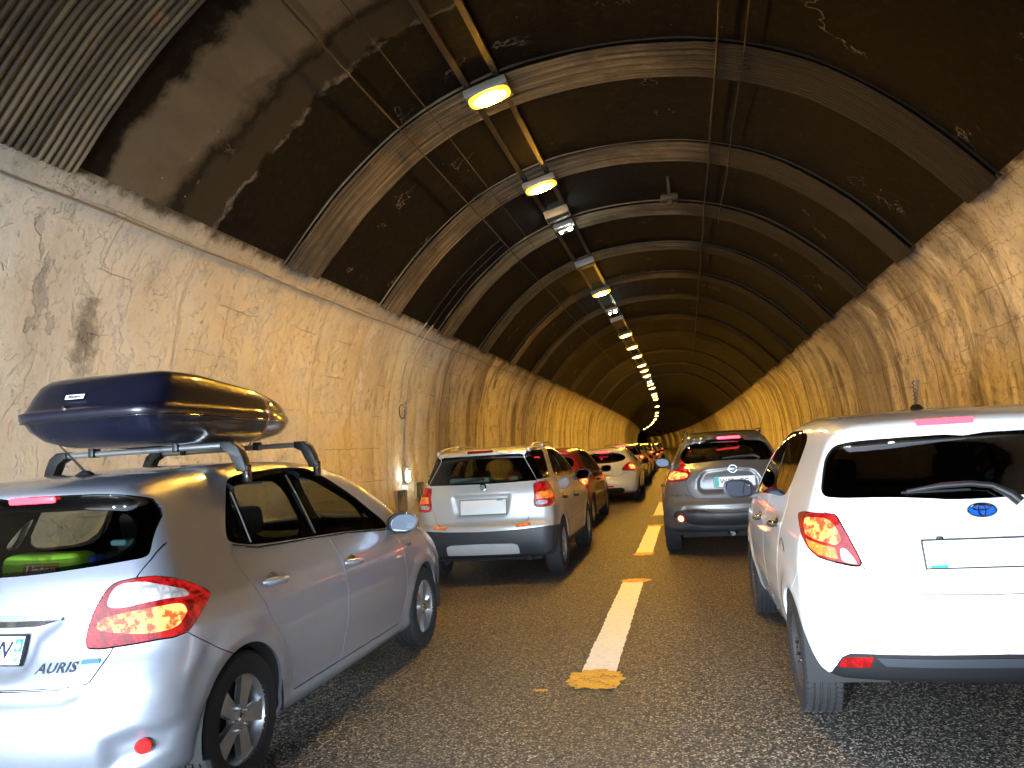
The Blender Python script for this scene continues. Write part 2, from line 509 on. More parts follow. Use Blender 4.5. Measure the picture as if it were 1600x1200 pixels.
# ------------------------------------------------------------------ car shapes (metres, rear bumper at y=0)
def rrect(x0, y0, x1, y1, r=.02, n=4):
    out = []
    for cx, cy, a0 in ((x1 - r, y0 + r, -90), (x1 - r, y1 - r, 0), (x0 + r, y1 - r, 90), (x0 + r, y0 + r, 180)):
        for k in range(n + 1):
            a = math.radians(a0 + 90 * k / n); out.append((cx + r * math.cos(a), cy + r * math.sin(a)))
    return out

SPEC = {}
SPEC['auris'] = dict(L=4.24, pose=(-3.03, 2.74, 0.0), wheel=(.74, 3.40, .315, .205), wx=.765,
  profile=[(.40,.20),(.10,.24),(.02,.36),(0,.50),(.012,.62),(.05,.71),(.085,.78),(.115,.90),(.14,1.02),(.165,1.09),(.25,1.25),(.322,1.38),(.300,1.412),
           (.285,1.44),(.35,1.478),(.60,1.52),(1.1,1.55),(1.7,1.555),(2.15,1.53),(2.5,1.46),(2.85,1.33),(3.2,1.16),(3.48,1.04),(3.75,.955),(4.0,.86),(4.15,.74),(4.22,.6),
           (4.24,.45),(4.2,.28),(4.0,.20),(2.5,.165),(1.2,.165)],
  width=[(0,.74),(.17,.815),(.245,.850),(.275,.852),(.305,.842),(.5,.872),(.68,.88),(.82,.872),(.92,.85),(.99,.815),(1.05,.785),(1.2,.715),(1.35,.645),(1.48,.58),(1.6,.5)],
  flares=[(.74,.315,.355,.06,.012),(3.40,.315,.355,.06,.014)], arches=[(.74,.315,.352),(3.40,.315,.352)],
  rtaper=(.05,.10), cr=.30, k=(.13,.10), features=[])
SPEC['yaris'] = dict(L=3.90, pose=(1.365, 4.08, 0.012, 1.03), wheel=(.58, 3.03, .305, .195), wx=.745,
  profile=[(.40,.22),(.10,.27),(.02,.38),(0,.52),(.006,.62),(.03,.70),(.07,.80),(.10,.92),(.125,1.02),(.19,1.21),(.26,1.39),(.24,1.43),
           (.19,1.46),(.26,1.505),(.5,1.545),(1.0,1.565),(1.5,1.56),(1.95,1.515),(2.3,1.42),(2.65,1.24),(2.95,1.08),(3.2,.97),(3.5,.90),(3.72,.80),(3.85,.66),
           (3.9,.48),(3.86,.3),(3.7,.22),(2.2,.19),(1.1,.19)],
  width=[(0,.70),(.2,.76),(.32,.80),(.5,.84),(.66,.848),(.8,.84),(.92,.82),(1.0,.79),(1.06,.765),(1.2,.715),(1.35,.655),(1.48,.60),(1.6,.54)],
  flares=[(.58,.305,.335,.06,.012),(3.03,.305,.335,.06,.014)], arches=[(.58,.305,.335),(3.03,.305,.335)],
  rtaper=(.04,.07), cr=.26, k=(.12,.10), features=[])
SPEC['sedici'] = dict(L=4.20, pose=(-2.44, 8.95, 0.0), wheel=(.78, 3.26, .335, .215), wx=.765,
  profile=[(.40,.26),(.12,.30),(.03,.40),(0,.54),(.01,.66),(.05,.71),(.07,.80),(.085,.92),(.10,1.04),(.17,1.25),(.25,1.46),(.24,1.495),
           (.20,1.515),(.28,1.55),(.6,1.58),(1.2,1.60),(1.8,1.59),(2.2,1.54),(2.5,1.43),(2.85,1.24),(3.1,1.10),(3.35,1.03),(3.75,.97),(4.0,.87),(4.13,.72),
           (4.2,.5),(4.15,.33),(3.9,.25),(2.4,.22),(1.2,.22)],
  width=[(0,.72),(.25,.80),(.36,.84),(.5,.86),(.7,.868),(.85,.86),(.97,.835),(1.05,.80),(1.12,.775),(1.3,.71),(1.45,.645),(1.57,.59),(1.7,.52)],
  flares=[(.78,.335,.37,.06,.015),(3.26,.335,.37,.06,.015)], arches=[(.78,.335,.375),(3.26,.335,.375)],
  rtaper=(.04,.05), cr=.18, k=(.11,.08), features=[])
SPEC['juke'] = dict(L=4.12, pose=(.50, 10.55, 0.0), wheel=(.74, 3.27, .34, .22), wx=.775,
  profile=[(.42,.28),(.12,.33),(.02,.45),(0,.56),(.02,.66),(.06,.72),(.09,.85),(.11,1.0),(.15,1.12),(.30,1.31),(.43,1.48),(.40,1.51),
           (.34,1.53),(.42,1.57),(.7,1.61),(1.2,1.635),(1.7,1.63),(2.1,1.57),(2.45,1.41),(2.8,1.24),(3.05,1.13),(3.4,1.08),(3.8,.97),(4.0,.82),
           (4.1,.6),(4.1,.4),(3.9,.28),(2.4,.22),(1.2,.22)],
  width=[(0,.72),(.25,.80),(.36,.85),(.5,.875),(.75,.885),(.9,.87),(1.0,.835),(1.08,.785),(1.16,.75),(1.3,.69),(1.42,.625),(1.54,.56),(1.7,.48)],
  flares=[(.74,.34,.38,.10,.03),(3.27,.34,.38,.10,.03)], arches=[(.74,.34,.385),(3.27,.34,.385)],
  rtaper=(.05,.17), cr=.30, k=(.13,.10), features=[])

def FT(name, space, poly, gap=0, **k):
    return dict(name=name, space=space, poly=poly, gap=gap, **k)

SPEC['auris']['rear_bumps'] = [([(-.3,.585),(.45,.59),(.55,.63),(.50,.648),(-.3,.640)], .025, .018), ([(-.3,.70),(.20,.70),(.27,.72),(.29,.84),(.37,.90),(.385,.925),(-.3,.925)], .03, .022),
                               ([(.60,.31),(.80,.35),(.84,.45),(.72,.455),(.62,.42)], .05, .04)]
SPEC['auris']['side_bumps'] = [([(-.5,.87),(4.5,.87),(4.5,.40),(-.5,.40)], .30, .006)]
SPEC['auris']['features'] = [
  FT('rear_bumper','wrap',[(-.1,.648),(.54,.648),(.62,.70),(.70,.79),(.9,.80),(1.187,.813),(1.40,.70),(1.62,.60),(1.62,.1),(-.1,.1)],.0025),
  FT('tailgate','rear',[(-.1,.655),(.45,.655),(.55,.665),(.60,.77),(.64,.95),(.655,1.07),(.678,1.13),(.695,1.25),(.63,1.41),(.55,1.6),(-.1,1.6)],.0025),
  FT('rear_door','side',[(1.86,1.3),(1.86,1.06),(1.89,.885),(1.905,.766),(1.91,.65),(1.885,.48),(1.85,.30),(1.25,.30),(1.197,.412),(1.12,.56),(1.0,.71),(.934,.838),(.856,.964),(.82,1.08),(.95,1.25)],.0028),
  FT('front_door','side',[(1.86,1.3),(1.86,1.06),(1.89,.885),(1.905,.766),(1.91,.65),(1.885,.48),(1.85,.30),(2.82,.30),(2.90,.34),(2.955,.45),(2.965,.65),(2.94,.80),(2.86,.95),(2.79,1.02),(2.5,1.2)],.0028),
  FT('window_border','rear',[(-.1,1.440),(.47,1.436),(.58,1.41),(.625,1.36),(.65,1.23),(.667,1.158),(.655,1.142),(.588,1.135),(.467,1.122),(.2,1.10),(-.1,1.092)]),  # upper edge runs onto the spoiler lip, its underside shade put into colour
  FT('rear_window','rear',[(-.1,1.375),(.42,1.37),(.54,1.345),(.59,1.28),(.595,1.20),(.54,1.155),(.45,1.14),(.2,1.118),(-.1,1.11)]),
  FT('window_surround','side',[(1.017,1.403),(1.078,1.459),(1.235,1.482),(1.756,1.503),(2.043,1.489),(2.223,1.41),(2.48,1.278),(2.63,1.175),(2.82,1.045),(2.80,1.00),(2.12,1.056),(1.686,1.073),(1.06,1.10),(.844,1.14),(.86,1.20)]),
  FT('side_window','side',[(.885,1.165),(1.02,1.135),(1.045,1.37)]),
  FT('side_window','side',[(1.055,1.125),(1.70,1.092),(1.675,1.46),(1.25,1.45),(1.08,1.42)],id=1),
  FT('side_window','side',[(1.82,1.455),(2.03,1.455),(2.2,1.385),(2.45,1.262),(2.53,1.215),(2.60,1.05),(1.855,1.087)],id=2),
  FT('side_window','side',[(2.58,1.185),(2.78,1.05),(2.66,1.045)],id=3),
  FT('windshield','top',[(-.1,2.50),(.45,2.56),(.60,2.75),(.68,3.2),(.60,3.36),(-.1,3.42)]),
  FT('tail_light','wrap',catmull([(.833,1.055),(1.024,1.063),(1.219,1.017),(1.316,.978),(1.37,.945),(1.327,.906),(1.187,.813),(1.023,.804),(.768,.791),(.665,.793),(.646,.816),(.669,.891),(.711,.964),(.771,1.029)],2),.003,over=1),
  FT('lens_clear','wrap',[(.755,.955),(.79,1.02),(.845,1.046),(.96,1.046),(1.075,1.018),(1.20,.985),(1.22,.955),(1.09,.965),(.95,.958),(.836,.943)],),
  FT('lens_lit','wrap',[(.70,.86),(.72,.91),(.95,.935),(1.16,.94),(1.20,.90),(1.13,.84),(.95,.83)],),
  FT('headlight','front',[(.70,.78),(1.0,.83),(1.15,.80),(1.12,.74),(.9,.70),(.70,.70)],.003,over=1),
]
SPEC['yaris']['rear_bumps'] = [([(-.3,.78),(.29,.78),(.315,.80),(.30,.93),(-.3,.93)], .02, .012)]
SPEC['yaris']['features'] = [
  FT('rear_bumper','wrap',[(-.1,.683),(.455,.69),(.54,.75),(.673,.80),(.942,.84),(1.02,.86),(1.35,.62),(1.35,.1),(-.1,.1)],.0015),
  FT('tailgate','rear',[(-.1,.683),(.455,.69),(.491,.711),(.542,.807),(.58,.925),(.64,1.03),(.682,1.07),(.69,1.136),(.70,1.25),(.63,1.40),(.55,1.6),(-.1,1.6)],.002),
  FT('rear_door','side',[(1.76,1.3),(1.76,1.05),(1.77,.7),(1.74,.4),(1.70,.27),(1.2,.27),(1.13,.42),(1.06,.6),(.99,.8),(.93,1.0),(.99,1.12),(1.0,1.3)],.0028),
  FT('front_door','side',[(1.76,1.3),(1.76,1.05),(1.77,.7),(1.74,.4),(1.70,.27),(2.6,.27),(2.70,.35),(2.73,.6),(2.70,.85),(2.62,1.0),(2.4,1.2)],.0028),
  FT('rear_window','rear',[(-.1,1.418),(.50,1.412),(.59,1.39),(.63,1.33),(.655,1.25),(.676,1.17),(.665,1.138),(.60,1.130),(.381,1.128),(.2,1.115),(.11,1.105),(-.1,1.105)]),
  FT('window_surround','side',[(.925,1.44),(1.17,1.487),(1.95,1.482),(2.25,1.37),(2.66,1.07),(2.66,1.02),(1.8,1.065),(1.13,1.085),(1.0,1.17),(.95,1.3)]),
  FT('side_window','side',[(.955,1.43),(1.19,1.468),(1.72,1.468),(1.73,1.10),(1.15,1.108),(1.03,1.175),(.985,1.30)]),
  FT('side_window','side',[(1.83,1.085),(2.61,1.045),(2.42,1.22),(2.2,1.355),(1.95,1.455),(1.82,1.462)],id=1),
  FT('windshield','top',[(-.1,2.2),(.45,2.28),(.62,2.7),(.60,2.9),(-.1,2.98)]),
  FT('tail_light','wrap',[(1.30,1.045),(1.1,1.06),(.865,1.059),(.835,1.034),(.752,.925),(.673,.807),(.766,.817),(.942,.847),(1.018,.884),(1.125,.961),(1.28,1.02)],.003,over=1),
  FT('lens_lit','wrap',[(1.10,1.035),(.885,1.038),(.80,.935),(.835,.905),(.92,.922),(1.05,.95),(1.09,.99)]),
  FT('lens_amber','wrap',[(1.05,.935),(.921,.908),(.84,.895),(.82,.84),(.94,.86),(1.005,.89)]),
  FT('lens_clear','wrap',[(.815,.895),(.775,.89),(.70,.815),(.766,.824),(.80,.835)]),
  FT('valance','wrap',[(-.1,.425),(.746,.41),(.80,.39),(.86,.34),(.92,.30),(1.0,.27),(1.0,.05),(-.1,.05)],.001),
  FT('bumper_trim','wrap',[(-.1,.405),(.61,.395),(.58,.355),(-.1,.362)]),
  FT('reflector','wrap',[(.79,.387),(.625,.397),(.666,.344),(.853,.336)]),
  FT('headlight','front',[(.70,.80),(1.1,.86),(1.3,.86),(1.1,.74),(.9,.70),(.70,.70)],.003,over=1),
]
SPEC['sedici']['rear_bumps'] = [([(-.3,.79),(.29,.79),(.31,.82),(.35,1.0),(.345,1.02),(-.3,1.025)], .025, .02)]
SPEC['sedici']['features'] = [
  FT('rear_bumper','wrap',[(-.1,.60),(.4,.61),(.95,.635),(1.6,.60),(1.6,.1),(-.1,.1)],.002),
  FT('tailgate','rear',[(-.1,1.65),(.6,1.55),(.67,1.18),(.665,.90),(.60,.85),(.56,.72),(.52,.685),(-.1,.67)],.0025),
  FT('rear_door','side',[(1.76,1.3),(1.77,.7),(1.74,.33),(1.25,.33),(1.2,.5),(1.1,.65),(.99,.8),(.9,1.05),(.95,1.3)],.003),
  FT('front_door','side',[(1.76,1.3),(1.77,.7),(1.74,.33),(2.72,.33),(2.78,.6),(2.74,.95),(2.66,1.1),(2.5,1.3)],.003),
  FT('window_border','wrap',[(-.1,1.495),(.70,1.494),(.79,1.484),(.805,1.45),(.845,1.31),(.885,1.18),(.88,1.162),(-.1,1.150)],sharp=1),
  FT('rear_window','wrap',[(-.1,1.465),(.50,1.462),(.60,1.44),(.66,1.33),(.72,1.23),(.69,1.19),(.6,1.178),(-.1,1.17)]),
  FT('window_surround','wrap',[(.893,1.175),(1.42,1.175),(1.46,1.2),(1.66,1.50),(1.60,1.53),(.84,1.52),(.81,1.48),(.812,1.45),(.853,1.31)],sharp=1),
  FT('window_surround','side',[(1.10,1.17),(1.00,1.2),(1.33,1.51),(1.40,1.535),(2.10,1.52),(2.45,1.36),(2.78,1.17),(2.78,1.14),(1.7,1.155)],id=1),
  FT('side_window','wrap',[(1.05,1.20),(1.40,1.195),(1.58,1.50),(1.0,1.50),(1.0,1.4)]),
  FT('side_window','side',[(1.12,1.19),(1.38,1.51),(1.70,1.51),(1.71,1.18)],id=1),
  FT('side_window','side',[(1.82,1.18),(1.80,1.51),(2.08,1.50),(2.42,1.34),(2.70,1.17)],id=2),
  FT('windshield','top',[(-.1,2.35),(.48,2.42),(.64,2.8),(.60,3.0),(-.1,3.06)]),
  FT('tail_light','wrap',catmull([(.83,1.13),(1.06,1.145),(1.25,1.12),(1.34,1.05),(1.32,.95),(1.2,.885),(.935,.855),(.80,.858),(.77,.90),(.80,1.02)],2),.003,over=1),
  FT('lens_lit','wrap',[(.87,1.12),(1.12,1.12),(1.12,1.05),(.85,1.04)]),
  FT('lens_amber','wrap',[(.83,1.03),(1.20,1.035),(1.26,.99),(1.22,.95),(.82,.95)]),
  FT('lens_clear','wrap',[(.80,.925),(.98,.93),(.98,.885),(.80,.88)]),
  FT('skid_plate','wrap',[(-.1,.468),(.40,.458),(.47,.44),(.54,.33),(-.1,.33)],.002),
  FT('reflector','wrap',[(.45,.670),(.66,.690),(.66,.655),(.45,.638)],.001,over=1),
  FT('sill_cladding','side',[(1.1,.36),(1.1,.1),(2.95,.1),(2.95,.36)]),
  FT('headlight','front',[(.70,.88),(1.1,.93),(1.3,.9),(1.1,.78),(.9,.74),(.70,.74)],.003,over=1),
]
SPEC['juke']['rear_bumps'] = [([(-.2,.83),(.34,.83),(.395,.88),(.39,.98),(.33,1.07),(.28,1.10),(-.2,1.14)], .03, .03),
                              ([(-.2,.64),(.60,.66),(.62,.60),(-.2,.56)], .06, .02)]
SPEC['juke']['features'] = [
  FT('rear_bumper','wrap',[(-.1,.735),(.46,.75),(.70,.80),(1.0,.80),(1.50,.68),(1.5,.1),(-.1,.1)],.0025),
  FT('tailgate','rear',[(-.1,1.7),(.5,1.6),(.62,1.36),(.58,1.25),(.52,1.05),(.559,.975),(.521,.831),(.46,.75),(-.1,.735)],.0025),
  FT('rear_door','side',[(1.76,1.3),(1.77,.7),(1.74,.33),(1.25,.33),(1.2,.5),(1.1,.65),(1.0,.9),(1.05,1.3)],.003),
  FT('front_door','side',[(1.76,1.3),(1.77,.7),(1.74,.33),(2.72,.33),(2.78,.6),(2.74,.95),(2.66,1.1),(2.5,1.3)],.003),
  FT('rear_window','rear',[(-.1,1.492),(.36,1.487),(.49,1.455),(.57,1.39),(.605,1.31),(.585,1.26),(.541,1.205),(.444,1.21),(.15,1.231),(-.1,1.235)]),
  FT('window_surround','side',[(.95,1.22),(1.3,1.49),(1.7,1.53),(2.05,1.51),(2.4,1.38),(2.75,1.18),(2.6,1.13),(1.7,1.15)]),
  FT('side_window','side',[(1.1,1.24),(1.38,1.47),(1.70,1.50),(1.71,1.18)]),
  FT('side_window','side',[(1.82,1.17),(1.80,1.50),(2.05,1.48),(2.38,1.35),(2.66,1.17)],id=1),
  FT('windshield','top',[(-.1,2.3),(.48,2.38),(.64,2.75),(.60,2.95),(-.1,3.0)]),
  FT('tail_light','wrap',[(1.067,1.32),(.848,1.209),(.674,1.095),(.685,1.04),(.752,.992),(1.009,.981),(1.25,1.03),(1.28,1.10),(1.078,1.135),(.93,1.145),(.905,1.17),(.963,1.225)],.003,over=1),
  FT('lens_lit','wrap',[(.715,1.085),(.715,1.025),(1.0,1.0),(1.2,1.04),(1.22,1.085),(.95,1.12)]),
  FT('valance','wrap',[(-.1,.56),(.26,.57),(.38,.60),(.55,.615),(.86,.60),(.92,.52),(.72,.47),(.62,.42),(.5,.40),(-.1,.38)],.001),
  FT('lower_valance','wrap',[(-.1,.375),(.48,.375),(.60,.40),(.95,.36),(1.3,.33),(1.3,.1),(-.1,.1)]),
  FT('headlight','front',[(.70,.88),(1.1,.93),(1.3,.9),(1.1,.78),(.9,.74),(.70,.74)],.003,over=1),
]
import copy
# three door hatchback with an eye shaped rear window
S = copy.deepcopy(SPEC['auris'])
S.update(L=4.46, wheel=(.86, 3.55, .33, .22), wx=.80, arches=[(.86,.33,.37),(3.55,.33,.37)], flares=[(.86,.33,.37,.08,.02),(3.55,.33,.37,.06,.015)],
  profile=[(.40,.22),(.10,.28),(.02,.40),(0,.54),(.02,.66),(.06,.76),(.10,.88),(.16,1.0),(.25,1.10),(.36,1.20),(.48,1.33),(.45,1.36),
           (.40,1.385),(.48,1.41),(.75,1.45),(1.2,1.48),(1.8,1.485),(2.2,1.45),(2.6,1.35),(3.0,1.19),(3.35,1.03),(3.75,.95),(4.1,.85),(4.35,.72),(4.44,.58),
           (4.46,.45),(4.4,.28),(4.1,.20),(2.5,.18),(1.2,.18)],
  width=[(0,.78),(.2,.84),(.3,.88),(.5,.91),(.72,.92),(.88,.90),(.97,.86),(1.04,.81),(1.2,.72),(1.32,.64),(1.42,.57),(1.6,.48)],
  rtaper=(.05,.14), rear_bumps=[])
S['features'] = [
  FT('rear_bumper','wrap',[(-.1,.70),(.50,.70),(.62,.74),(.8,.80),(1.2,.80),(1.7,.62),(1.7,.1),(-.1,.1)],.0025),
  FT('tailgate','rear',[(-.1,.71),(.42,.71),(.55,.78),(.62,.92),(.66,1.08),(.62,1.25),(.5,1.5),(-.1,1.6)],.0025),
  FT('front_door','side',[(1.75,1.3),(1.72,1.0),(1.68,.6),(1.72,.28),(2.95,.28),(3.05,.6),(2.98,.95),(2.7,1.15)],.0028),
  FT('rear_window','rear',catmull([(-.62,1.20),(-.3,1.33),(0,1.345),(.3,1.335),(.50,1.29),(.60,1.22),(.61,1.17),(.53,1.115),(.3,1.075),(0,1.065),(-.3,1.08)],3)),
  FT('side_window','side',[(1.15,1.22),(1.5,1.38),(1.76,1.42),(1.76,1.08)]),
  FT('side_window','side',[(1.84,1.07),(1.84,1.43),(2.15,1.40),(2.5,1.29),(2.95,1.08),(2.6,1.03)],id=1),
  FT('windshield','top',[(-.1,2.5),(.45,2.56),(.66,3.0),(.60,3.25),(-.1,3.3)]),
  FT('tail_light','wrap',catmull([(.66,.86),(.78,.96),(.95,1.03),(1.15,1.06),(1.32,1.0),(1.33,.88),(1.15,.83),(.9,.84)],3),.003,over=1),
  FT('lens_lit','wrap',catmull([(.98,.98),(1.12,1.01),(1.24,.97),(1.24,.90),(1.12,.88),(.98,.90)],3)),
  FT('valance','wrap',[(-.1,.40),(.55,.40),(.66,.36),(.72,.26),(.72,.05),(-.1,.05)]),
  FT('reflector','wrap',[(-.1,.465),(.30,.46),(.30,.425),(-.1,.43)]),
]
SPEC['coupe'] = S
# small family hatchback used for the cars further down the queue
S = copy.deepcopy(SPEC['auris'])
S['rear_bumps'] = [([(-.3,.76),(.29,.76),(.30,.92),(-.3,.92)], .03, .015)]
S['features'] = [f for f in S['features'] if f['name'] not in ('lens_clear', 'window_border')]
SPEC['hatch'] = S
S = copy.deepcopy(SPEC['sedici'])
SPEC['wagon'] = S

for _sp in SPEC.values():
    for _f in _sp['features']:
        if _f['name'] in ('rear_window', 'window_border', 'side_window', 'window_surround', 'windshield', 'tail_light', 'lens_lit', 'lens_clear') and len(_f['poly']) < 20 and not _f.get('sharp'):
            _f['poly'] = chaikin(_f['poly'], 2)

# ------------------------------------------------------------------ tunnel
CX = -.74                                   # centre line of the vault
SEC = [(5.10, -.05), (5.18, .6), (5.20, 1.4), (5.15, 2.3), (5.04, 3.0), (4.86, 3.65), (4.64, 4.05), (4.42, 4.32), (4.03, 4.78),
       (3.52, 5.30), (2.75, 5.90), (2.05, 6.26), (1.20, 6.52), (.5, 6.61), (0, 6.63)]
_s = catmull(SEC, 6, closed=False)
SECP = np.concatenate([_s * [-1, 1], (_s[::-1])[1:]])          # left foot over the crown to the right foot
_d = np.concatenate([[0], np.cumsum(np.linalg.norm(np.diff(SECP, axis=0), axis=1))])
ARC = _d[-1]
def sec(u, inset=0.):
    x = np.interp(u, _d, SECP[:, 0]); z = np.interp(u, _d, SECP[:, 1])
    if inset:
        e = .05
        tx = np.interp(u + e, _d, SECP[:, 0]) - np.interp(u - e, _d, SECP[:, 0]); tz = np.interp(u + e, _d, SECP[:, 1]) - np.interp(u - e, _d, SECP[:, 1])
        l = np.hypot(tx, tz); x = x + inset * tz / l; z = z - inset * tx / l
    return x, z
def bend(y):
    y = np.asarray(y, float); return -np.clip(y - 30, 0, None) ** 2 / 4400.
def heading(y): return math.atan(float(np.clip(y - 30, 0, None)) * 2 / 4400.)
USP_L = float(np.interp(4.32, _s[:, 1], _d[:len(_s)])); USP_R = ARC - USP_L

def u_at_x(xr):          # arc position of the vault above x (relative to the centre line)
    top = slice(len(_s) // 2, len(SECP) - len(_s) // 2)
    return float(np.interp(xr, SECP[top, 0], _d[top]))

def lining(name, u0, u1, ys, du, mat, inset=0., disp=None, parent=None, kind='structure'):
    us = np.linspace(u0, u1, max(int((u1 - u0) / du), 2) + 1)
    Y, U = np.meshgrid(ys, us, indexing='ij')
    ins = np.full(Y.shape, inset, float) + (disp(Y, U) if disp is not None else 0)
    e = .03
    x, z = sec(U); tx = sec(U + e)[0] - sec(U - e)[0]; tz = sec(U + e)[1] - sec(U - e)[1]; l = np.maximum(np.hypot(tx, tz), 1e-6)
    x = x + ins * tz / l; z = z - ins * tx / l
    V = np.stack([x + CX + bend(Y), Y, z], -1).reshape(-1, 3)
    nu = len(us); I = np.arange(len(ys) * nu).reshape(len(ys), nu)
    Q = np.stack([I[:-1, :-1], I[1:, :-1], I[1:, 1:], I[:-1, 1:]], -1).reshape(-1, 4)
    me = tri_mesh(name, V, Q)
    uv = me.uv_layers.new(name='UVMap'); UVv = np.stack([Y.ravel(), U.ravel()], -1)
    uv.data.foreach_set('uv', UVv[Q.ravel()].astype(np.float32).ravel())
    o = link(name, me, mat, parent)
    if kind: tag(o, kind=kind)
    return o

_rg = np.random.RandomState(7)
def vnoise(x, y, seed=0):          # smooth value noise on a lattice
    xi = np.floor(x).astype(int); yi = np.floor(y).astype(int); fx = smooth(x - xi); fy = smooth(y - yi)
    def h(a, b):
        v = np.sin(a * 127.1 + b * 311.7 + seed * 74.7) * 43758.5453
        return v - np.floor(v)
    return (h(xi, yi) * (1 - fx) + h(xi + 1, yi) * fx) * (1 - fy) + (h(xi, yi + 1) * (1 - fx) + h(xi + 1, yi + 1) * fx) * fy
def fbm(x, y, seed=0, n=4):
    s = 0; a = .5; t = 0
    for k in range(n):
        s = s + a * vnoise(x * 2 ** k, y * 2 ** k, seed + k); t += a; a *= .55
    return s / t

def plaster(right):
    t = NT('flaking_plaster_right' if right else 'flaking_plaster_left')
    uv = t.coord(kind='UV'); co = t.coord()
    sx = t.n('SeparateXYZ', {0: uv}); y = sx.outputs[0]; sz = t.n('SeparateXYZ', {0: co}).outputs[2]
    big = t.noise(co, .35, 4, .6); mid = t.noise(co, 1.7, 5, .6, .3); fine = t.noise(co, 14, 5, .65)
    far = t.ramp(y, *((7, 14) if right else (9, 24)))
    c = t.mix(t.ramp(big, .35, .65), (.73, .635, .49), (.86, .80, .69))
    c = t.mix(t.math('MULTIPLY', t.ramp(mid, .52, .62), .55), c, (.82, .75, .62))
    c = t.mix(t.math('MULTIPLY', t.ramp(fine, .5, .8), .35), c, (.33, .25, .16))
    # pieces that have come off, showing grey render
    fl = t.noise(t.coord((1, 1.3, .75)), 1.15, 6, .62, .45)
    flake = t.ramp(fl, .645, .655); c = t.mix(t.math('MULTIPLY', flake, .5), c, (.40, .38, .34))
    if right:
        g = t.ramp(t.noise(co, .42, 3, .5), .60, .64); c = t.mix(t.math('MULTIPLY', g, .55), c, (.50, .50, .48))
    if right:
        gz = t.math('MULTIPLY', t.math('MULTIPLY', far, t.math('SUBTRACT', 1., t.ramp(y, 19, 30))), t.ramp(t.noise(t.coord((1, 1, .5), (5, 5, 0)), .8, 4), .38, .52))
        c = t.mix(t.math('MULTIPLY', gz, .75), c, (.30, .265, .225))
    fl2 = t.noise(t.coord((1, 1.1, .9), (3, 5, 1)), 2.3, 7, .66, .25)
    # streaks of dirty water running down
    grit = t.math('MULTIPLY', t.math('SUBTRACT', t.noise(co, 11, 6, .75), .5), .34)
    st = t.math('ADD', t.noise(t.coord((1, 1.7, .42)), 1.25, 5, .62, .5), grit)
    st2 = t.math('ADD', t.noise(t.coord((1, 3.6, 1.1), (2, 0, 4)), 1.0, 4, .6, .3), grit)
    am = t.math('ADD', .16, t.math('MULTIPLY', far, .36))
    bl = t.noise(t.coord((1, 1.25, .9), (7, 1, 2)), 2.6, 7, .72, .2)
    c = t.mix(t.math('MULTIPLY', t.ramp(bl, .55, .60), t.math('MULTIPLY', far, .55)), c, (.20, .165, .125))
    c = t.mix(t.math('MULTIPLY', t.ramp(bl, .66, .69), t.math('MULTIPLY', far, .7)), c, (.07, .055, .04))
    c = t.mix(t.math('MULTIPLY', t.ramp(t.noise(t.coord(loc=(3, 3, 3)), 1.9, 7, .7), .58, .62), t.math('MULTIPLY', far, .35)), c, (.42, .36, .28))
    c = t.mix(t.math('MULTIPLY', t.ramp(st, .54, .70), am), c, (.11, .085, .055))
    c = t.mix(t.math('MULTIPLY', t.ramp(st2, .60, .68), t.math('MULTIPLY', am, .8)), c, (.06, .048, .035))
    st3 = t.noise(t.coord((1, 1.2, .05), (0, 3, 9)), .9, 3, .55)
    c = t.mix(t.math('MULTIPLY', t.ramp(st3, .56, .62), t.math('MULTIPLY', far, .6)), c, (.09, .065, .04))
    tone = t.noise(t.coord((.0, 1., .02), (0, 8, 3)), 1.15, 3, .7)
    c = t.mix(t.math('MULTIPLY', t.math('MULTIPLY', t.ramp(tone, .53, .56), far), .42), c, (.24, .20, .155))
    if not right:
        dx = t.math('DIVIDE', t.math('SUBTRACT', y, STAIN[0]), .26); dz = t.math('DIVIDE', t.math('SUBTRACT', sz, STAIN[1]), .62)
        g = t.math('SUBTRACT', 1., t.math('SQRT', t.math('ADD', t.math('MULTIPLY', dx, dx), t.math('MULTIPLY', dz, dz))))
        g = t.math('ADD', g, t.math('MULTIPLY', t.math('SUBTRACT', t.noise(co, 8, 6, .7), .5), 1.6))
        c = t.mix(t.math('MULTIPLY', t.ramp(g, .1, .8), .75), c, (.12, .10, .08))
    # hairline cracks
    wob = t.n('VectorMath', {0: co, 1: t.n('VectorMath', {0: t.n('TexNoise', {'Vector': co, 'Scale': 2., 'Detail': 5.}).outputs[1], 'Scale': .36}, operation='SCALE').outputs[0]}, operation='ADD')
    vc = t.n('TexVoronoi', {'Vector': wob, 'Scale': 1.25}, feature='DISTANCE_TO_EDGE').outputs[0]
    vc2 = t.n('TexVoronoi', {'Vector': wob, 'Scale': 3.6}, feature='DISTANCE_TO_EDGE').outputs[0]
    cm = t.math('MAXIMUM', t.ramp(t.noise(co, .8, 3), .62, .70), t.math('MULTIPLY', far, .6)); cm2 = t.ramp(t.noise(t.coord(loc=(9, 2, 4)), 1.3, 3), .66, .74)
    cr = t.math('MULTIPLY', t.math('SUBTRACT', 1., t.ramp(vc, .0, .007)), cm)
    cr2 = t.math('MULTIPLY', t.math('SUBTRACT', 1., t.ramp(vc2, .0, .010)), cm2)
    crack = t.math('MAXIMUM', cr, t.math('MULTIPLY', cr2, .8))
    # formwork lines of the concrete behind
    bs = .62 if not right else .52
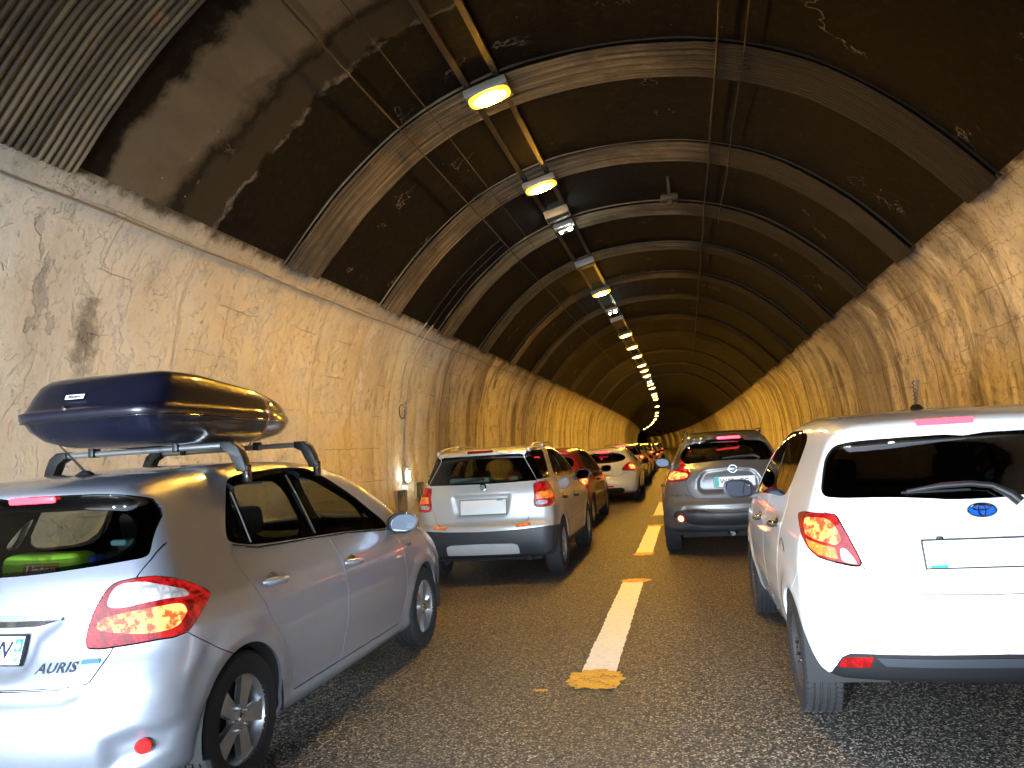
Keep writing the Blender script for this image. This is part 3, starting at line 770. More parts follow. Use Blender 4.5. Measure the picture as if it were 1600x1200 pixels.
    br = t.n('TexBrick', {'Vector': t.n('VectorMath', {0: uv, 1: t.n('VectorMath', {0: t.n('TexNoise', {'Vector': co, 'Scale': 2.2, 'Detail': 3.}).outputs[1], 'Scale': .10}, operation='SCALE').outputs[0]}, operation='ADD').outputs[0],
             'Scale': 1., 'Mortar Size': .006, 'Mortar Smooth': .3, 'Brick Width': 1.5, 'Row Height': bs, 'Color1': (0, 0, 0, 1), 'Color2': (0, 0, 0, 1), 'Mortar': (1, 1, 1, 1)})
    lines = t.math('MULTIPLY', br.outputs[1], t.ramp(t.noise(t.coord(loc=(1, 7, 2)), .9, 4), .42 if right else .50, .60))
    crack = t.math('MAXIMUM', crack, t.math('MULTIPLY', lines, .75))
    # joints between the rings
    jm = t.math('ABSOLUTE', t.math('SUBTRACT', t.math('FRACT', t.math('ADD', t.math('DIVIDE', t.math('ADD', y, t.math('MULTIPLY', t.noise(co, 2.5, 3), .12)), 3.42), .13)), .5))
    joint = t.math('SUBTRACT', 1., t.ramp(jm, .004, .014))
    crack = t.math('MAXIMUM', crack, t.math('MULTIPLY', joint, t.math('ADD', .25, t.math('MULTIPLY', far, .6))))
    c = t.mix(t.math('MULTIPLY', crack, .62), c, (.085, .07, .055))
    # soot of the vault reaching down over the edge, dirt near the road
    ed = t.math('ADD', sz, t.math('MULTIPLY', t.math('SUBTRACT', t.noise(co, 2.6, 5, .7), .5), .34))
    c = t.mix(t.ramp(ed, 4.20, 4.33), c, (.030, .023, .015))
    c = t.mix(t.math('MULTIPLY', t.ramp(ed, 3.85, 4.3), .35), c, (.2, .16, .1))
    c = t.mix(t.math('MULTIPLY', t.math('SUBTRACT', 1., t.ramp(ed, .1, 1.3)), .6), c, (.16, .13, .09))
    p = t.bsdf(Base_Color=c, Roughness=.82)
    p.inputs['Specular IOR Level'].default_value = .3
    step = t.math('ADD', t.math('MULTIPLY', t.ramp(fl, .5, .512), .35), t.math('ADD', t.math('MULTIPLY', flake, -.6), t.math('MULTIPLY', t.ramp(fl2, .57, .585), .45)))
    step = t.math('ADD', step, t.math('MULTIPLY', t.ramp(fl2, .40, .41), .35))
    b = t.bump(step, 1., .030); b = t.bump(t.noise(co, 5, 6, .65), .6, .03, b)
    b = t.bump(t.math('SUBTRACT', 1., crack), .9, .02, b); b = t.bump(fine, .5, .008, b)
    t.set(p, 'Normal', b)
    return t.m

def soot():
    t = NT('sooted_vault'); uv = t.coord(kind='UV'); co = t.coord()
    s = t.n('SeparateXYZ', {0: uv}); y, u = s.outputs[0], s.outputs[1]
    sc3 = t.n('SeparateXYZ', {0: co}); x = sc3.outputs[0]
    big = t.noise(co, .5, 4, .6); fine = t.noise(co, 9, 5, .6)
    c = t.mix(big, (.0042, .0030, .0018), (.0105, .0075, .0046))
    c = t.mix(t.math('MULTIPLY', t.ramp(fine, .5, .75), .3), c, (.040, .032, .021))
    # washed band with ragged edges across the left side
    yy = t.math('ADD', y, t.math('MULTIPLY', t.math('SUBTRACT', t.noise(t.coord((1, 1, 1)), 1.3, 6, .65), .5), .9))
    left = t.math('SUBTRACT', 1., t.ramp(x, -3.4, -.6))
    band = t.math('MULTIPLY', t.math('MULTIPLY', t.ramp(yy, 6.15, 6.35), t.math('SUBTRACT', 1., t.ramp(yy, 7.0, 7.35))), left)
    band2 = t.math('MULTIPLY', t.math('MULTIPLY', t.ramp(yy, 7.25, 7.45), t.math('SUBTRACT', 1., t.ramp(yy, 7.9, 8.0))), left)
    streak = t.noise(t.coord((6, 1, .6), kind='Object'), .8, 4)
    c = t.mix(t.math('MULTIPLY', band, t.math('ADD', .5, t.math('MULTIPLY', streak, .5))), c, (.21, .165, .105))
    c = t.mix(t.math('MULTIPLY', band2, .45), c, (.10, .078, .05))
    # pale rims where salts have dried
    rn = t.noise(co, .55, 6, .62, .5)
    rim = t.math('SUBTRACT', 1., t.ramp(t.math('ABSOLUTE', t.math('SUBTRACT', rn, .585)), .0, .007))
    rim = t.math('MULTIPLY', rim, t.ramp(t.noise(t.coord(loc=(4, 1, 7)), 1.1, 3), .53, .62))
    e1 = t.math('SUBTRACT', 1., t.ramp(t.math('ABSOLUTE', t.math('SUBTRACT', yy, 7.98)), .0, .07))
    rim = t.math('MAXIMUM', rim, t.math('MULTIPLY', t.math('MULTIPLY', e1, left), t.ramp(t.noise(co, 3, 4), .42, .6)))
    c = t.mix(t.math('MULTIPLY', rim, .6), c, (.30, .27, .21))
    sp = t.ramp(t.n('TexVoronoi', {'Vector': co, 'Scale': 2.3}).outputs['Distance'], .012, .03)
    c = t.mix(t.math('SUBTRACT', 1., sp), c, (.40, .38, .32))
    p = t.bsdf(Base_Color=c, Roughness=.85); p.inputs['Specular IOR Level'].default_value = .12
    b = t.bump(t.noise(co, 4, 6, .65), .5, .02); b = t.bump(fine, .4, .006, b); b = t.bump(rim, .5, .006, b)
    t.set(p, 'Normal', b); return t.m

def sheet_metal():
    t = NT('sooty_corrugated_sheet'); co = t.coord(); uv = t.coord(kind='UV')
    st = t.noise(t.coord((.3, 14, .3)), 1.1, 5, .6); n = t.noise(co, 1.1, 4, .6)
    c = t.mix(t.ramp(st, .3, .7), (.032, .023, .013), (.23, .175, .105))
    c = t.mix(t.math('MULTIPLY', t.ramp(n, .45, .65), .7), c, (.045, .035, .024))
    c = t.mix(t.math('MULTIPLY', t.ramp(t.noise(co, 3.5, 5, .7), .58, .7), .5), c, (.28, .15, .05))
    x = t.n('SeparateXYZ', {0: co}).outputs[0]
    c = t.mix(t.math('MULTIPLY', t.ramp(t.math('ADD', x, t.math('MULTIPLY', n, .6)), .2, 1.2), .93), c, (.016, .0125, .0085))  # right of the crown dimmed through the sheet's colour
    c = t.mix(t.math('MULTIPLY', t.ramp(t.n('SeparateXYZ', {0: co}).outputs[1], 18, 40), .6), c, (.02, .015, .01))  # far sheets dimmed with distance through their colour
    p = t.bsdf(Base_Color=c, Roughness=.6); p.inputs['Specular IOR Level'].default_value = .3
    t.set(p, 'Normal', t.bump(t.noise(co, 30, 3), .3, .004)); return t.m

def asphalt():
    t = NT('coarse_asphalt'); co = t.coord(); y = t.n('SeparateXYZ', {0: co}).outputs[1]
    v = t.n('TexVoronoi', {'Vector': co, 'Scale': 74.}); d = v.outputs['Distance']; cc = v.outputs['Color']
    v2 = t.n('TexVoronoi', {'Vector': co, 'Scale': 150.})
    r = t.n('SeparateColor', {0: cc}).outputs[0]; g = t.n('SeparateColor', {0: cc}).outputs[1]
    st = t.mix(t.ramp(r, .25, .8), (.085, .074, .06), (.40, .335, .235))
    st = t.mix(t.ramp(g, .86, .95), st, (.48, .42, .33))
    stone = t.math('SUBTRACT', 1., t.ramp(d, .35, .62))
    big = t.noise(co, .7, 5, .6)
    c = t.mix(t.math('MULTIPLY', t.math('MULTIPLY', stone, t.ramp(t.noise(co, 30, 3), .36, .56)), t.math('ADD', .62, t.math('MULTIPLY', big, .6))), (.018, .017, .017), st)
    tr = t.noise(t.coord((1.3, .10, 1)), 1., 4, .55)
    c = t.mix(t.math('MULTIPLY', t.ramp(tr, .42, .68), .35), c, (.03, .028, .026))
    c = t.mix(t.math('MULTIPLY', t.ramp(t.noise(co, 6, 4, .7), .66, .72), .35), c, (.012, .012, .013))
    p = t.bsdf(Base_Color=c)
    t.set(p, 'Roughness', t.math('ADD', .46, t.math('MULTIPLY', r, .3)))
    h = t.math('MULTIPLY', stone, t.math('ADD', .4, t.math('MULTIPLY', g, .6)))
    b = t.bump(h, 1., .010); b = t.bump(t.noise(co, 25, 4), .4, .006, b)
    t.set(p, 'Normal', b); return t.m

def marking(name, col, wear):
    t = NT(name); co = t.coord()
    n = t.noise(co, 55, 5, .7); n2 = t.noise(co, 5, 4, .6)
    w = t.ramp(t.math('ADD', t.math('MULTIPLY', n, .6), t.math('MULTIPLY', n2, .4)), wear, wear + .07)
    c = t.mix(t.math('MULTIPLY', w, .9), col, (.07, .062, .05))
    c = t.mix(t.math('MULTIPLY', t.ramp(t.noise(co, 22, 4), .45, .7), .3), c, (col[0] * .5, col[1] * .45, col[2] * .4))
    p = t.bsdf(Base_Color=c, Roughness=.55)
    t.set(p, 'Normal', t.bump(t.n('TexVoronoi', {'Vector': co, 'Scale': 85.}).outputs['Distance'], .5, .005)); return t.m

M['plasterL'] = plaster(False); M['plasterR'] = plaster(True); M['soot'] = soot(); M['sheet'] = sheet_metal()
M['asphalt'] = asphalt(); M['white_mark'] = marking('road_paint_white', (.82, .81, .78), .60); M['orange_mark'] = marking('road_paint_orange', (.62, .34, .035), .50)
M['concrete'] = simple('grimy_concrete', (.16, .14, .11), .85, grain=60)
M['ground'] = simple('ground_outside', (.24, .22, .17), .9, grain=4)

YS_NEAR = np.concatenate([np.arange(MOUTH_Y, 22, .12), np.arange(22, 60, .5), np.arange(60, 330, 3.)])
YS = np.concatenate([np.arange(MOUTH_Y, 24, .3), np.arange(24, 60, .75), np.arange(60, 330, 3.)])
def wdisp(seed):
    def f(Y, U):
        a = (fbm(Y * .5, U * .5, seed) - .5) * .07 + (fbm(Y * 2.2, U * 2.2, seed + 9) - .5) * .035
        # each ring of the lining sits a little differently
        k = np.floor((Y + .45) / 3.42); ring = (np.sin(k * 12.9898 + seed) * 43758.5453) % 1 - .5
        fr = ((Y + .45) / 3.42) % 1
        groove = np.exp(-((np.minimum(fr, 1 - fr) * 3.42) / .09) ** 2) * -.06 * smooth((Y - 8) / 6)
        lim = smooth((64 - Y) / 8) * np.where(U < ARC / 2, smooth((USP_L - U) / .9), smooth((U - USP_R) / .9))
        return (a + ring * .13 * smooth((Y - 7) / 4) + groove) * lim
    return f
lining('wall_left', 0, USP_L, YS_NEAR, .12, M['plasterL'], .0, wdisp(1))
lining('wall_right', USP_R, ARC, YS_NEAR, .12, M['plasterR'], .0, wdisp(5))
ceil_ = lining('ceiling', USP_L - .0, USP_R + .0, YS, .25, M['soot'], .0, lambda Y, U: (fbm(Y * .6, U * .6, 3) - .5) * .04 * smooth((U - USP_L) / .5) * smooth((USP_R - U) / .5))

# road and what lies outside the mouth of the tunnel
ys = np.concatenate([np.arange(MOUTH_Y, 60, 1.), np.arange(60, 330, 4.)])
def strip(name, x0, x1, z, mat, kind='structure', y=ys):
    V = []
    for yy in y:
        b = float(bend(yy)); V += [(x0 + b, yy, z), (x1 + b, yy, z)]
    Q = [(2 * i, 2 * i + 1, 2 * i + 3, 2 * i + 2) for i in range(len(y) - 1)]
    o = link(name, tri_mesh(name, V, Q), mat); tag(o, kind=kind); return o
strip('road', -4.9, 3.9, 0, M['asphalt'])
mb = MB()
for x0, x1 in ((-5.98, -4.9), (3.9, 4.5)):
    for a, b in zip(ys, ys[1:]):
        sa, sb = float(bend(a)), float(bend(b))
        mb.add([(x0 + sa, a, .14), (x1 + sa, a, .14), (x1 + sb, b, .14), (x0 + sb, b, .14)], [(0, 1, 2, 3)])
        xe = x1 if x0 < -4 else x0
        mb.add([(xe + sa, a, .14), (xe + sa, a, -.02), (xe + sb, b, -.02), (xe + sb, b, .14)], [(0, 1, 2, 3)])
tag(mb.build('pavement', M['concrete']), kind='structure')
link_o = link('ground', tri_mesh('ground', [(-300, -400, -.03), (300, -400, -.03), (300, MOUTH_Y, -.03), (-300, MOUTH_Y, -.03)], [(0, 1, 2, 3)]), M['ground']); tag(link_o, kind='structure')
link_o = link('road_outside', tri_mesh('road_outside', [(-4.9, -400, 0), (3.9, -400, 0), (3.9, MOUTH_Y, 0), (-4.9, MOUTH_Y, 0)], [(0, 1, 2, 3)]), M['asphalt']); tag(link_o, kind='structure')
# portal wall round the mouth, so that no daylight leaks over the vault
pv = [(CX + x, MOUTH_Y - .02, z) for x, z in SECP]
bmx = bmesh.new(); inner = [bmx.verts.new(p) for p in pv]
outer = [bmx.verts.new((CX + (x) * 3.2, MOUTH_Y - .02, max(z, -.05) * 2.4)) for x, z in SECP]
for i in range(len(inner) - 1): bmx.faces.new((inner[i], inner[i + 1], outer[i + 1], outer[i]))
me = bpy.data.meshes.new('portal_wall'); bmx.to_mesh(me); bmx.free()
tag(link('portal_wall', me, M['concrete']), kind='structure')
# rock over the lining keeps the sky out
us = np.linspace(0, ARC, 20)
lining('rock', -.0, ARC, np.concatenate([np.arange(MOUTH_Y, 60, 6.), np.arange(60, 345, 12.)]), .8, M['under'], -.35)
xs_ = [(CX + x * 1.1 + float(bend(329)), 329.0, z * 1.06) for x, z in SECP]
bmx = bmesh.new(); bmx.faces.new([bmx.verts.new(p) for p in xs_]); me = bpy.data.meshes.new('far_end'); bmx.to_mesh(me); bmx.free()
tag(link('tunnel_end', me, M['under']), kind='structure')

# ---- corrugated sheets that cover the joints of the vault
def band(y0, y1, pitch=.075, amp=.010, cut_ends=.0, inset=.030):
    n = max(int((y1 - y0) / pitch * 8), 8); yy = np.linspace(y0, y1, n + 1)
    def d(Y, U):
        f = ((Y - y0) / pitch) % 1.0
        w = np.clip(np.abs(f * 2 - 1) * 2.2 - .6, 0, 1)
        return amp * 2 * smooth(w) + (fbm(Y * .4, U * .8, 11) - .5) * .035 + .012 * np.floor(vnoise(Y * 0 + 3, U * .35 + y0, 2) * 3)
    o = lining('corrugated_sheet', USP_L - .05 - cut_ends, USP_R + .05, yy, .12, M['sheet'], inset, d, parent=ceil_, kind=None)
    # the sheet's edges turn back to the vault
    mb = MB(); us = np.linspace(USP_L - .05, USP_R + .05, 60)
    for ye in (y0, y1):
        a = np.stack(sec(us, inset), -1); b = np.stack(sec(us, -.03), -1); bb = float(bend(ye))
        for k in range(59):
            mb.add([(CX + a[k][0] + bb, ye, a[k][1]), (CX + a[k + 1][0] + bb, ye, a[k + 1][1]), (CX + b[k + 1][0] + bb, ye, b[k + 1][1]), (CX + b[k][0] + bb, ye, b[k][1])], [(0, 1, 2, 3)])
    mb.build('sheet_edge', M['sheet'], ceil_)
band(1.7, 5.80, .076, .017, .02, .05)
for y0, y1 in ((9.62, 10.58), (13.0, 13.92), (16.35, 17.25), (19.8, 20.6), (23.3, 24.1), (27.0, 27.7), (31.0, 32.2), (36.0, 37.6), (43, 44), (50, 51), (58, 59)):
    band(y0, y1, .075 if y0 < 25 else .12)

# ---- luminaires
def sodium():
    t = NT('sodium_lamp'); co = t.coord(); s = t.n('SeparateXYZ', {0: co})
    r = t.math('SQRT', t.math('ADD', t.math('POWER', t.math('DIVIDE', s.outputs[0], .29), 2.), t.math('POWER', t.math('DIVIDE', s.outputs[1], .22), 2.)))
    k = t.math('SUBTRACT', 1., t.ramp(r, .42, .86))
    p = t.bsdf(Base_Color=(.8, .5, .1), Roughness=.3)
    t.set(p, 'Emission Color', t.mix(k, (1, .40, .01), SODIUM)); t.set(p, 'Emission Strength', t.math('ADD', 2.2, t.math('MULTIPLY', k, SODIUM_E * 1.25)))
    return t.m
M['sodium'] = sodium()
M['sodium_far'] = simple('sodium_lamp_far', (.9, .7, .3), .3, emit=(1, .80, .40), es=SODIUM_E * .5)
M['led'] = simple('white_lamp', (.9, .9, .9), .3, emit=(.80, 1.0, .92), es=LED_E)
M['housing'] = simple('lamp_housing', (.30, .28, .25), .5, .3, grain=80)
M['tray'] = simple('cable_tray', (.032, .026, .017), .55, .2, grain=60)
LX = -2.2
def lamp_frame(y, x=LX, z=6.28):
    # tilt of the vault at that point
    return Matrix.Translation((x + float(bend(y)), y, z)) @ Matrix.Rotation(heading(y), 4, 'Z') @ Matrix.Rotation(math.radians(-14), 4, 'Y')
def sodium_light(y, label, group, near):
    e = empty('tunnel_light'); e.matrix_world = lamp_frame(y)
    tag(e, label, 'tunnel light', group)
    mb = MB(); mb.box((0, 0, .0), (.60, .44, .12), .02); mb.box((0, 0, .075), (.34, .08, .04)); mb.build('lamp_housing', M['housing'], e)
    mb = MB()
    # slightly domed lens below the housing
    n = 8
    vs = []; fs = []
    for i in range(n + 1):
        for j in range(n + 1):
            u, v = i / n * 2 - 1, j / n * 2 - 1
            k = 1 - .18 * (u * v) ** 2
            vs.append((u * .285 * k, v * .205 * k, -.062 - .06 * (1 - u * u) * (1 - v * v)))
    for i in range(n):
        for j in range(n):
            a = i * (n + 1) + j; fs.append((a, a + 1, a + n + 2, a + n + 1))
    mb.add(vs, fs); mb.build('lamp_lens', M['sodium'], e)
SODY = [9.76, 13.54, 23.8, 33.5, 37.9, 42.0, 47.0, 50.5, 54.4, 62.5, 66.8, 75., 79., 84., 100., 121., 134., 152., 172., 191., 215., 240., 270., 301.]
ordn = ['first', 'second', 'third', 'fourth', 'fifth', 'sixth', 'seventh', 'eighth', 'ninth', 'tenth', 'eleventh', 'twelfth', 'thirteenth', 'fourteenth']
for i, y in enumerate(SODY):
    if i == 0: lb = 'largest and nearest glowing yellow lamp under the vault, above the silver cars'
    elif i < len(ordn): lb = 'glowing yellow ceiling lamp, %s of the row counted from the camera' % ordn[i]
    else: lb = 'tiny yellow lamp dot in the far curving end of the ceiling row'
    sodium_light(y, lb, 'yellow sodium lamps along the vault' if i < len(ordn) else 'far lamp dots in the curve', i < 6)
for y in (-1.5, 2.5, 6.0): pass
def led_light(y, label):
    e = empty('emergency_light'); e.matrix_world = lamp_frame(y); tag(e, label, 'emergency light', 'white emergency lights between the yellow lamps')
    MB().box((0, 0, .02), (.44, .30, .10), .015).build('lamp_housing', M['housing'], e)
    MB().box((0, .02, -.06), (.30, .10, .05), .01).build('lamp_bracket', M['housing'], e)
    for sx, r in ((.10, .055), (-.09, .042)):
        MB().lathe([(0, -.13), (r * .7, -.12), (r, -.095), (r, -.07), (0, -.07)], 14, Matrix.Translation((sx, .02, 0))).build('lamp_lens', M['led'], e)
led_light(16.35, 'larger white twin lamp under a grey box, after the second yellow lamp')
led_light(27.3, 'smaller white twin lamp on the vault, after the third yellow lamp')
led_light(59.6, 'very small bluish white lamp far along the row of yellow dots')
def gearbox(y, label, s=1.0):
    e = empty('ballast_box'); e.matrix_world = lamp_frame(y, z=6.30); tag(e, label, 'electrical box', 'grey boxes hung between the lamps')
    MB().box((0, 0, -.02), (.50 * s, .34 * s, .16), .01).build('box_body', M['housing'], e)
    MB().box((0, 0, -.108), (.46 * s, .30 * s, .014), .004).build('box_lid', M['tray'], e)
gearbox(15.4, 'pale grey box on the vault just before the nearest white lamp')
gearbox(19.9, 'grey box on the vault with an orange lit lower edge, before the third yellow lamp')
gearbox(29.4, 'small grey box on the vault between small white lamp and fourth yellow lamp')
# cable trays beside the lamps
for k, (dx, lb) in enumerate(((-.24, 'left one of the two slim cable trays running into the lamps'), (.16, 'right one of the two slim cable trays running into the lamps'))):
    yy = np.concatenate([np.arange(.5, 40, 1.2), np.arange(40, 90, 4)]); mb = MB(); x = LX + dx
    u = u_at_x(x - CX); zt = sec(np.array([u]), .06)[1][0] - .02
    for a, b in zip(yy, yy[1:]):
        sa, sb = float(bend(a)), float(bend(b)); w = .04
        P = [(x - w + sa, a, zt), (x + w + sa, a, zt + .01), (x + w + sb, b, zt + .01), (x - w + sb, b, zt)]
        mb.add(P + [(p[0], p[1], p[2] + .04) for p in P], [(0, 1, 2, 3), (0, 4, 7, 3)[::-1], (1, 5, 6, 2), (4, 5, 6, 7)])
        mb.box((x + sa, a, zt + .06), (.03, .03, .10))
    tag(mb.build('cable_tray', M['tray']), lb, 'cable tray', 'cable trays beside the lamps')

# ---- cables and conduits
M['cable'] = simple('grey_conduit', (.30, .28, .25), .6)
M['cable_dark'] = simple('black_cable', (.020, .016, .012), .7)
def along(u, inset, y0, y1, step, r, name, label, mat, wob=.01, group=None, sag=0.):
    pts = []
    for i, y in enumerate(np.arange(y0, y1, step)):
        uu = u + wob * math.sin(i * 1.7) + wob * .6 * math.sin(i * .61 + 1)
        x, z = sec(np.array([uu]), inset + abs(wob) * .8 * (1 + math.sin(i * 2.3)) + sag * (i % 4 == 2))
        pts.append((CX + x[0] + float(bend(y)), y, z[0]))
    o = MB().tube(pts, r, 6).build(name, mat); tag(o, label, 'cable', group); return o
along(USP_L - .30, .015, .5, 30, .7, .012, 'wall_cable', 'thin grey cable clipped along the top of the left wall below the sooty vault', M['cable'], .008)
ul = u_at_x(-3.42 - CX)
along(ul, .12, 1, 46, 1.1, .013, 'ceiling_cable', 'thicker dark cable stretched along the left side of the vault', M['cable_dark'], .006, 'dark cables under the vault')
along(u_at_x(-3.02 - CX), .12, 1, 30, 1.1, .007, 'ceiling_cable', 'thin dark wire right of the cable on the left side of the vault', M['cable_dark'], .006, 'dark cables under the vault')
along(u_at_x(.78 - CX), .08, 1, 46, 1.1, .016, 'ceiling_cable', 'thick dark cable running along the vault right of its crown', M['cable_dark'], .01, 'dark cables under the vault')
along(u_at_x(1.10 - CX), .08, 1, 18, 1.1, .009, 'ceiling_cable', 'thinner dark cable right of the thick one, ending at the second sheet band', M['cable_dark'], .014, 'dark cables under the vault')
# hanging camera bracket near the third sheet band
e = empty('ceiling_fixture', (.05, 14.9, 6.32)); tag(e, 'dark bracket with a round device hanging from the vault crown', 'ceiling fixture')
MB().box((0, 0, .10), (.06, .06, .5), .01).build('stem', M['cable_dark'], e)
MB().box((0, 0, -.17), (.34, .22, .14), .04).box((0, -.1, -.28), (.12, .16, .12), .03).build('device_body', M['cable_dark'], e)
# hook and strap hanging from the first band
e = empty('loose_strap', (1.06, 9.9, 6.25)); tag(e, 'short strap with a small plate hanging from the nearest sheet band', 'strap')
MB().box((0, 0, .02), (.02, .01, .26)).box((0, 0, -.12), (.12, .02, .03)).build('strap', M['tray'], e)

# conduits that come down the left wall to the small white lamp
def wall_pt(u, y, inset=.04):
    x, z = sec(np.array([u]), inset); return (CX + x[0] + float(bend(y)), y, z[0])
def u_of_z(z): return float(np.interp(z, _s[:, 1], _d[:len(_s)]))
CY = 15.82
e = empty('wall_conduit'); tag(e, 'pair of grey conduits curving down the left wall into a small junction box', 'conduit')
us = np.linspace(u_of_z(2.72), USP_L + .05, 20); us2 = np.linspace(USP_L + .05, ul, 14)
for dy_ in (0, -.42): MB().tube([wall_pt(u, CY + dy_, .05) for u in us2], .010, 6).build('conduit', M['cable_dark'], e)  # same conduits under the vault, dimmed by a darker material
MB().tube([wall_pt(u, CY + .0 + .02 * math.sin(i), .05) for i, u in enumerate(us)], .018, 6).build('conduit', M['cable'], e)
MB().tube([wall_pt(u, CY - .42 + .03 * math.sin(i * .7), .05) for i, u in enumerate(us)], .018, 6).build('conduit', M['cable'], e)
MB().lathe([(0, .06), (.05, .055), (.062, .03), (.062, 0)], 16, Matrix.Translation(wall_pt(u_of_z(2.72), CY, .0)) @ Matrix.Rotation(math.radians(90), 4, 'Y')).build('junction_box', M['cable'], e)
loop = [(wall_pt(u_of_z(2.5), CY, .05)[0] , CY - .2 + .17 * math.cos(a), 2.52 + .15 * math.sin(a)) for a in np.linspace(.6, 6.6, 22)]
MB().tube(loop, .011, 6).build('cable_loop', M['cable_dark'], e)
MB().tube([wall_pt(u_of_z(z), CY + .01, .05) for z in np.linspace(2.66, 1.3, 10)], .022, 6).build('conduit', M['cable'], e)
e = empty('wall_lamp', wall_pt(u_of_z(1.17), CY, .0)); tag(e, 'small bright white lamp at the end of the conduit on the left wall', 'wall lamp')
MB().box((.05, 0, .02), (.10, .20, .34), .02).build('lamp_housing', M['cable'], e)
MB().box((.115, -.01, -.02), (.05, .13, .20), .02).build('lamp_lens', M['led'], e)
# two openings of an old emergency station
for k, (yy, zz, lb) in enumerate(((15.45, .66, 'left one of two wall boxes below the white lamp, open and full of cable ends'), (16.6, .80, 'right one of two wall boxes below the white lamp, shallow and grey'))):
    p = wall_pt(u_of_z(zz), yy, .0); e = empty('wall_box', p); tag(e, lb, 'wall box', 'wall boxes under the small lamp')
    w, h = (.52, .42) if k == 0 else (.46, .34)
    mb = MB()
    for c, d in (((.02, 0, h / 2), (.14, w, .035)), ((.02, 0, -h / 2), (.14, w, .035)), ((.02, -w / 2, 0), (.14, .035, h)), ((.02, w / 2, 0), (.14, .035, h))): mb.box(c, d, .006)
    mb.build('frame', M['concrete'], e)
    MB().box((-.02, 0, 0), (.02, w - .04, h - .04)).build('back_panel', M['cable_dark'] if k == 0 else M['concrete'], e)
    if k == 0:
        for q in range(4): MB().tube([(.03, -.14 + q * .09, -.16), (.05, -.12 + q * .09, -.03), (.04, -.15 + q * .09, .08 + .02 * q)], .012, 6).build('cable_end', M['cable'], e)

# ---- lane markings: white dashes with orange blobs at their ends
def blob(cx, cy, rx, ry, z, name, mat, seed, label, group):
    rg = random.Random(seed); n = 72; k = [rg.uniform(.74, 1.16) for _ in range(n)]
    k = [(k[i - 1] + k[i] * 3 + k[(i + 1) % n]) / 5 for i in range(n)]
    P = [(cx + rx * k[i] * math.copysign(abs(math.cos(2 * math.pi * i / n)) ** .7, math.cos(2 * math.pi * i / n)), cy + ry * k[i] * math.copysign(abs(math.sin(2 * math.pi * i / n)) ** .8, math.sin(2 * math.pi * i / n)), z) for i in range(n)]
    bm = bmesh.new(); bm.faces.new([bm.verts.new(p) for p in P]); me = bpy.data.meshes.new(name); bm.to_mesh(me); bm.free()
    return tag(link(name, me, mat), label, 'road marking', group)
MX = -.70
dashes = [(5.36, 8.84), (11.2, 14.75), (17.0, 20.6), (23., 26.4)]
names = ['nearest and longest white lane dash with an orange blob at its foot', 'second white lane dash from the camera, beside the dark tyre of the grey crossover', 'third white lane dash, small, at the grey crossover\'s rear corner']
for i, (a, b) in enumerate(dashes):
    rg = random.Random(i); n = 60; L_ = []; R_ = []
    for k in range(n + 1):
        y = a + (b - a) * k / n; w = .115
        L_.append((MX - w + rg.uniform(-.006, .006) + float(bend(y)), y + rg.uniform(-.01, .01), .004)); R_.append((MX + w + rg.uniform(-.006, .006) + float(bend(y)), y + rg.uniform(-.01, .01), .004))
    V = []; [V.extend((l, r)) for l, r in zip(L_, R_)]
    o = link('lane_dash', tri_mesh('lane_dash', V, [(2 * k, 2 * k + 1, 2 * k + 3, 2 * k + 2) for k in range(n)]), M['white_mark'])
    tag(o, names[i] if i < 3 else 'fourth white lane dash, farthest one, beyond the grey crossover\'s tail lamp', 'road marking', 'white lane dashes')
    if i < 4:
        blob(MX + float(bend(a)), a - (.17 if i == 0 else .16), .19 if i == 0 else .15, .21 if i == 0 else .15, .008, 'orange_blob', M['orange_mark'], i,
             ['large orange paint blob at the foot of the nearest lane dash', 'orange blob at the near end of the second lane dash', 'orange blob at the near end of the third lane dash', 'orange blob at the near end of a far lane dash'][i], 'orange blobs at the dash ends')
        blob(MX + float(bend(b)) + .02, b + .08, .17, .12, .008, 'orange_blob', M['orange_mark'], i + 20,
             ['thin orange blob at the far end of the nearest lane dash', 'orange blob at the far end of the second lane dash', 'orange blob at the far end of the third lane dash', 'orange blob at the far end of a far lane dash'][i], 'orange blobs at the dash ends')
blob(-1.02, 4.97, .05, .025, .004, 'orange_blob', M['orange_mark'], 77, 'small orange splash on the asphalt left of the nearest blob', 'orange blobs at the dash ends')

# ------------------------------------------------------------------ building a car
def piece(name, V, T, N, mat, parent, inset=0., rim=.012, seam=True):
    """mesh of one panel: its own vertices, a folded-in edge, exact normals"""
    used, inv = np.unique(T, return_inverse=True); T2 = inv.reshape(T.shape)
    v = V[used] - N[used] * inset; n = N[used]
    if rim > 0:
        E = np.concatenate([T2[:, [0, 1]], T2[:, [1, 2]], T2[:, [2, 0]]]); Es = np.sort(E, 1)
        key = Es[:, 0].astype(np.int64) * len(v) + Es[:, 1]
        _, first, cnt = np.unique(key, return_index=True, return_counts=True)
        B = E[first[cnt == 1]]
        B = B[~((np.abs(v[B[:, 0], 0]) < 1e-5) & (np.abs(v[B[:, 1], 0]) < 1e-5))]
        if len(B):
            a, b = B[:, 0], B[:, 1]; k = len(v); m = len(B)
            Va, Vb = v[a], v[b]; Vc, Vd = Vb - n[b] * rim, Va - n[a] * rim
            e = Vb - Va; fn = np.cross(e, n[a]); fn /= np.maximum(np.linalg.norm(fn, axis=1, keepdims=True), 1e-9)
            v = np.concatenate([v, Va, Vb, Vc, Vd]); n = np.concatenate([n, fn, fn, fn, fn])
            i = np.arange(m); q = [k + i, k + m + i, k + 2 * m + i, k + 3 * m + i]
            T2 = np.concatenate([T2, np.stack([q[1], q[0], q[2]], 1), np.stack([q[2], q[0], q[3]], 1)])
    return link(name, tri_mesh(name, v, T2, n), mat, parent)

